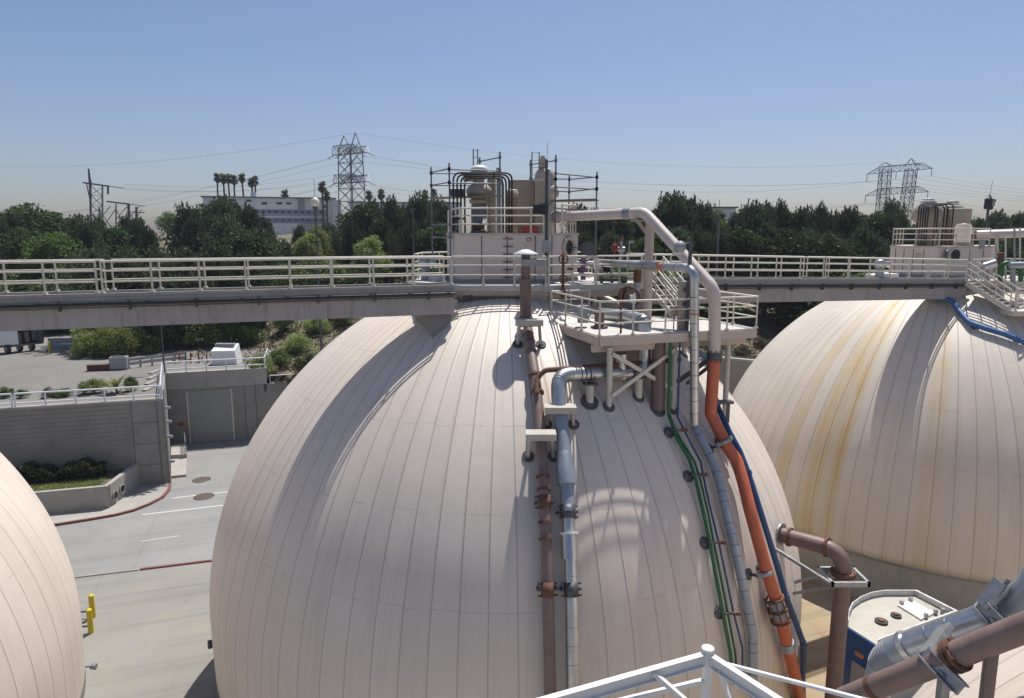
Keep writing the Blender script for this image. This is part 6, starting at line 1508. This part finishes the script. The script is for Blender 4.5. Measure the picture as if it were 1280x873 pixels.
# ------------------------------------------------------------------ power lines
M['lattice'] = paint('grey_lattice_steel', (.26, .27, .29), .6, .3, var=.1)
def lat(mb, p0, p1, q0, q1, n, r):
    """zig-zag web between two chords"""
    mb.bar(p0, p1, r); mb.bar(q0, q1, r)
    for i in range(n):
        mb.bar(p0.lerp(p1, i / n), q0.lerp(q1, (i + 1) / n), r * .6); mb.bar(q0.lerp(q1, i / n), p0.lerp(p1, (i + 1) / n), r * .6)
        mb.bar(p0.lerp(p1, i / n), q0.lerp(q1, i / n), r * .6)
def column(parent, b4, t4, n, r, name='leg_lattice'):
    mb = MB()
    for i in range(4): lat(mb, b4[i], t4[i], b4[(i + 1) % 4], t4[(i + 1) % 4], n, r)
    mb.build(name, M['lattice'], parent)
def quad4(c, w_, dp, rz):
    m = Matrix.Rotation(rz, 3, 'Z'); return [c + m @ V((a * w_ / 2, b * dp / 2, 0)) for a, b in ((-1, -1), (1, -1), (1, 1), (-1, 1))]
def arm(parent, c, u, n_, half, dp, h, r, peak=True):
    """box truss arm tapering to its tips; u along, n_ depth"""
    mb = MB(); z = V((0, 0, 1))
    for s in (-1, 1):
        b_ = n_ * (s * dp / 2)
        lo0, lo1 = c - u * half + b_ * .3, c + u * half + b_ * .3; up0, up1 = c - u * half * .62 + b_ + z * h, c + u * half * .62 + b_ + z * h
        mb.bar(lo0, lo1, r); mb.bar(up0, up1, r); mb.bar(lo0, up0, r); mb.bar(lo1, up1, r); N = 8
        for i in range(N): mb.bar(lo0.lerp(lo1, .1 + .8 * i / N), up0.lerp(up1, (i + .5) / N), r * .6); mb.bar(up0.lerp(up1, (i + .5) / N), lo0.lerp(lo1, .1 + .8 * (i + 1) / N), r * .6)
    mb.build('cross_arm', M['lattice'], parent)
# left tower
Yt = 245; c0 = at(441.5, 292, Yt); t = thing('lattice_tower', 'grey lattice tower with two cross arms and twin peaks above the apartment roof', 'pylon', V((c0.x, Yt, -2)))
pxm = Yt / 853; rz = -.62; u = V((math.cos(rz), math.sin(rz), 0)); n_ = V((-u.y, u.x, 0))
zt = at(441, 188, Yt).z; bt_, tt_ = quad4(V((c0.x, Yt, -2)), 7.8, 6.2, rz), quad4(V((c0.x, Yt, zt)), 6.4, 5.2, rz)
column(t, bt_, tt_, 7, .30)
for s in (-1, 1):
    q = V((c0.x, Yt, zt)) + n_ * s * 2.6 + u * 0; pk = q + V((0, 0, at(441, 165 if s > 0 else 171, Yt).z - zt)); mb = MB()
    for s2 in (-1, 1): mb.bar(q + u * s2 * 3.2, pk, .26); mb.bar(q + u * s2 * 1.7 + V((0, 0, (pk.z - zt) * .42)), q - u * s2 * 3.2, .16)
    mb.build('peak', M['lattice'], t)
for y in (192.5, 228.5): arm(t, V((c0.x, Yt, at(441, y, Yt).z)), u, n_, 8.2, 6.4, 2.6, .24)
ins_ = []
for y in (192.5, 228.5):
    for k in (-1, -.5, .5, 1):
        a_ = V((c0.x, Yt, at(441, y, Yt).z)) + u * 8.2 * k; e_ = a_ + V((-1 if k < 0 else 1, 0, -.5)).normalized() * 2.6 + V((.3 * k, 0, 0)); MB().tube([a_, e_], .16, 6).build('insulator', M['greyp'], t); ins_.append(e_)
# right tower
Yt2 = 300; t2 = thing('lattice_tower', 'wide grey lattice tower with three long cross arms above the right trees', 'pylon', V((at(1122, 292, Yt2).x, Yt2, -8)))
rz2 = -.10; u2 = V((math.cos(rz2), math.sin(rz2), 0)); n2 = V((-u2.y, u2.x, 0)); ins2 = []
for xt, xb, yp in ((1107, 1100, 203), (1139, 1128, 198)):
    tp4 = at(xt, 211, Yt2); bt4 = at(xb, 292, Yt2); bt4 = tp4 + (bt4 - tp4) * 1.33
    column(t2, quad4(bt4, 4.2, 4.2, rz2), quad4(tp4, 3.6, 3.6, rz2), 12, .22)
    pk = at(xt, yp, Yt2); mb = MB()
    for q in quad4(tp4 + V((0, 0, 1)), 5, 3, rz2): mb.bar(q, pk, .2)
    mb.build('peak', M['lattice'], t2)
for xa, xb, y, yb in ((1084, 1165, 218, 211), (1082, 1160, 245, 240), (1083, 1150, 272, 270)):
    a_, b_ = at(xa, y, Yt2), at(xb, yb, Yt2); arm(t2, (a_ + b_) / 2, (b_ - a_).normalized(), n2, (b_ - a_).length / 2, 3.6, 2.6, .2)
    for k in (0, .22, .45, .75, 1): p_ = a_.lerp(b_, k); MB().tube([p_, p_ - V((0, 0, 3.2))], .15, 6).build('insulator', M['greyp'], t2); ins2.append(p_ - V((0, 0, 3.2)))
# left dead-end frame
Y3 = 200; t3 = thing('line_frame', 'dark steel power line frame with stepped cross bars at the left', 'pylon', V((at(113, 292, Y3).x, Y3, -6)))
z3 = lambda y: at(640, y, Y3).z
P3 = lambda x, y, dY=0: at(x, y, Y3 + dY)
mb = MB(); mb.bar(P3(114, 330), P3(113, 226), .45); mb.bar(P3(113, 250), P3(110.5, 211), .28); mb.bar(P3(113, 252), P3(108, 229), .22); mb.bar(P3(111, 211), P3(113.5, 228), .2); mb.build('mast', M['steel'], t3)
mb = MB(); mb.bar(P3(128.5, 330, 6), P3(128, 232, 6), .36); lat(mb, P3(114, 292), P3(113.5, 232), P3(128, 292, 6), P3(128, 234, 6), 5, .28); mb.build('frame_lattice', M['lattice'], t3)
for a_, b_, c_ in ((P3(103.5, 228.5), P3(136, 233, 3), P3(155, 235.5, 8)), (P3(133, 252, 4), P3(162, 255.5, 8), P3(181, 258, 14))):
    MB().bar(a_, b_, .5, .4).build('cross_bar', M['steel'], t3); MB().bar(b_, c_, .3, .2).build('cross_bar', M['lattice'], t3)
    MB().tube([P3(135, 232.5, 3) if a_.x < b_.x and a_.z > z3(240) else P3(161, 256, 8), P3(135, 243, 3) if a_.z > z3(240) else P3(161, 272, 8)], .3, 6).build('insulator', M['steel'], t3)
mb = MB()
for xa, xb in ((124, 132), (145, 149), (160, 165)): mb.bar(P3(xa, 330, 8), P3(xa, 255 if xa > 130 else 262, 8), .3); mb.bar(P3(xa, 292, 8), P3(xb + 12, 262, 10), .22); mb.bar(P3(xb + 12, 292, 10), P3(xa, 262, 8), .22); mb.bar(P3(xa, 275, 8), P3(xa + 14, 258, 9), .2)
mb.bar(P3(160, 290, 8), P3(162, 256, 8), .25); mb.build('frame_lattice', M['lattice'], t3)
MB().bar(P3(162, 265, 9), P3(181, 266, 9), .25).build('cross_bar', M['steel'], t3)
MB().bar(P3(170.5, 330, 9), P3(170.5, 259, 9), .5).build('mast', M['steel'], t3)
def pole_px(x, yt, Y, label, arms=((0, 4),)):
    p = at(x, yt, Y); zb = min(p.z - 8, -6); t = thing('utility_pole', label, 'utility pole', V((p.x, Y, zb)), 'utility poles on the left ridge')
    MB().tube([(p.x, Y, zb), (p.x, Y, p.z)], .22, 8).build('pole', M['bark'], t)
    for dz_, w_ in arms: MB().bar((p.x - w_ / 2, Y, p.z - .6 - dz_), (p.x + w_ / 2, Y, p.z - .6 - dz_), .25).build('cross_arm', M['bark'], t)
pole_px(102, 268, 210, 'wooden utility pole with one cross arm standing left of the power frame', ((0, 2.8),)); pole_px(109.5, 268, 214, 'wooden utility pole with a cross arm just in front of the power frame mast', ((0, 2.4),)); pole_px(6, 266, 220, 'wooden utility pole at the far left edge of the photo', ((0, 4), (1.6, 4)))
pole_px(124, 259, 205, 'thick dark utility pole inside the left power frame', ())
# wires
def wire(label, a, b, sag, grp='power line wires', r=.03):
    pts = [a.lerp(b, i / 16) - V((0, 0, sag * 4 * (i / 16) * (1 - i / 16))) for i in range(17)]
    o = MB().tube(pts, r, 4, False).build('power_wire', M['steel'], None, None, a); tag(o, label, 'wire', grp)
WL1, WL2, WL3 = 'thin power wire running left from the twin peaked lattice tower', 'thin power wire strung between the two lattice towers', 'thin power wire running right from the three armed lattice tower'
WL0 = 'thin power wire crossing the sky low at the far left'
for i, e_ in enumerate(ins_):
    k = i % 4; dst = at(-60, [286, 280, 292, 272][k] + (14 if i > 3 else 0), 330 + 10 * k)
    if k in (0, 1, 2): wire(WL1, e_, dst, 3.5, 'wires left of the lattice tower')
    if k in (1, 2, 3): wire(WL2, e_, ins2[(0 if i < 4 else 5) + (k % 3) * 2], 4.5 + 1.1 * k, 'wires between the towers')
for i, e_ in enumerate(ins2[:10]): wire(WL3, e_, e_ + V((190, 40, -6 + i * .2)), 5, 'wires right of the wide tower')
pk = V((c0.x, Yt, at(441, 165, Yt).z)) + n_ * 2.6; wire('thin earth wire from the peak of the left tower to the wide tower', pk, at(1107, 203, Yt2), 6)
wire('thin earth wire from the peak of the left tower towards the far left', pk, at(-60, 205, 320), 5)
for k in range(4): wire(WL0, at(-40, 262 + 5 * k, 240), at(112 + 6 * k, 262 + 7 * k, 205), 1.5, 'wires at the far left')
for y0, xe, ye in ((229.5, 420, 218), (236, 420, 224), (234, 425, 226)): wire('thin power wire from the stepped power frame to the twin peaked tower', P3(155, y0 + 1, 8), at(xe, ye, Yt), 2.2, 'wires of the power frame')

# ------------------------------------------------------------------ lamp poles around the plant
def lamp_pole(label, x, yt, yhead, Y, zb, head, hook=False):
    p = at(x, yhead, Y); t = thing('street_lamp', label, 'lamp', V((p.x, Y, zb)), 'tall lamp poles')
    MB().tube([(p.x, Y, zb), (p.x, Y, p.z)], [.13, .085], 10).build('pole', M['steel'], t)
    k = Y / 853
    if head: MB().lathe((p.x, Y, p.z), [(.01, -1.0 * .1), (4 * k, 0), (5.5 * k, 3 * k), (5.6 * k, 5 * k), (4 * k, 9 * k), (.01, 11 * k)], 16).build('lamp_head', M['ivory'], t); MB().cyl((p.x, Y, p.z - 4 * k), 3 * k, 4 * k, 12).build('lamp_collar', M['steel'], t)
    MB().tube([(p.x - .02, Y, p.z), (p.x - .02, Y, at(x, yt, Y).z)], .02, 6).build('antenna', M['steel'], t)
lamp_pole('tall lamp pole with an ivory round head behind the left bridge', 394, 224, 258, 60, G, True)
t = thing('street_lamp', 'slim lamp pole above the yard corner, partly hidden by the left bridge', 'lamp', atz(206, 466, YARD)); p = atz(206, 466, YARD); MB().tube([p, p + V((0, 0, 5.2))], .06, 8).build('pole', M['steel'], t); MB().box(p + V((-.3, 0, 5.2)), (.7, .25, .12)).build('lamp_head', M['greyp'], t)
lamp_pole('thin dark pole with a spike between the pines right of the white pipe', 899, 250, 268, 52, G, False)
p = at(1236.5, 250, 60); t = thing('street_lamp', 'dark pole with a tilted lamp box and spike right of the right cabin', 'lamp', V((p.x, 60, G)))
MB().tube([(p.x, 60, G), (p.x, 60, p.z)], [.16, .10], 10).build('pole', M['steel'], t)
mb = MB(); mb.hexa([p + V(q) for q in ((-.25, -.25, -.75), (.2, -.25, -.85), (.2, .25, -.85), (-.25, .25, -.75))], [p + V(q) for q in ((-.2, -.3, .1), (.42, -.3, .0), (.42, .3, .0), (-.2, .3, .1))]); mb.build('lamp_box', M['black'], t); MB().box(p + V((.22, -.28, -.3)), (.22, .06, .5)).build('lamp_face', M['greyp'], t)
MB().lathe(p, [(.3, .08), (.01, .5)], 4).build('lamp_roof', M['steel'], t); MB().tube([p, p + V((.12, 0, 1.6))], .018, 6).build('antenna', M['steel'], t)
t = thing('street_lamp', 'slim dark pole rising behind the left bridge near the scaffold', 'lamp', V((at(516, 300, 62).x, 62, G))); p = at(516, 262, 62); MB().tube([(p.x, 62, G), p], [.1, .06], 8).build('pole', M['steel'], t); MB().box(p, (.5, .2, .12)).build('lamp_head', M['steel'], t)

# ------------------------------------------------------------------ air
hz_ = NT('haze_air'); hz_.t.nodes.remove(hz_.b); pv = hz_.n('ShaderNodeVolumePrincipled'); pv.inputs['Color'].default_value = (.80, .87, 1.0, 1); pv.inputs['Density'].default_value = HAZE; pv.inputs['Anisotropy'].default_value = .0
hz_.l(pv.outputs[0], hz_.out.inputs['Volume'])
if HAZE:
    hb = MB().prism([(-420, -60), (520, -60), (520, 560), (-420, 560)], -22, 60); tag(hb.build('haze', hz_.m), kind='stuff')
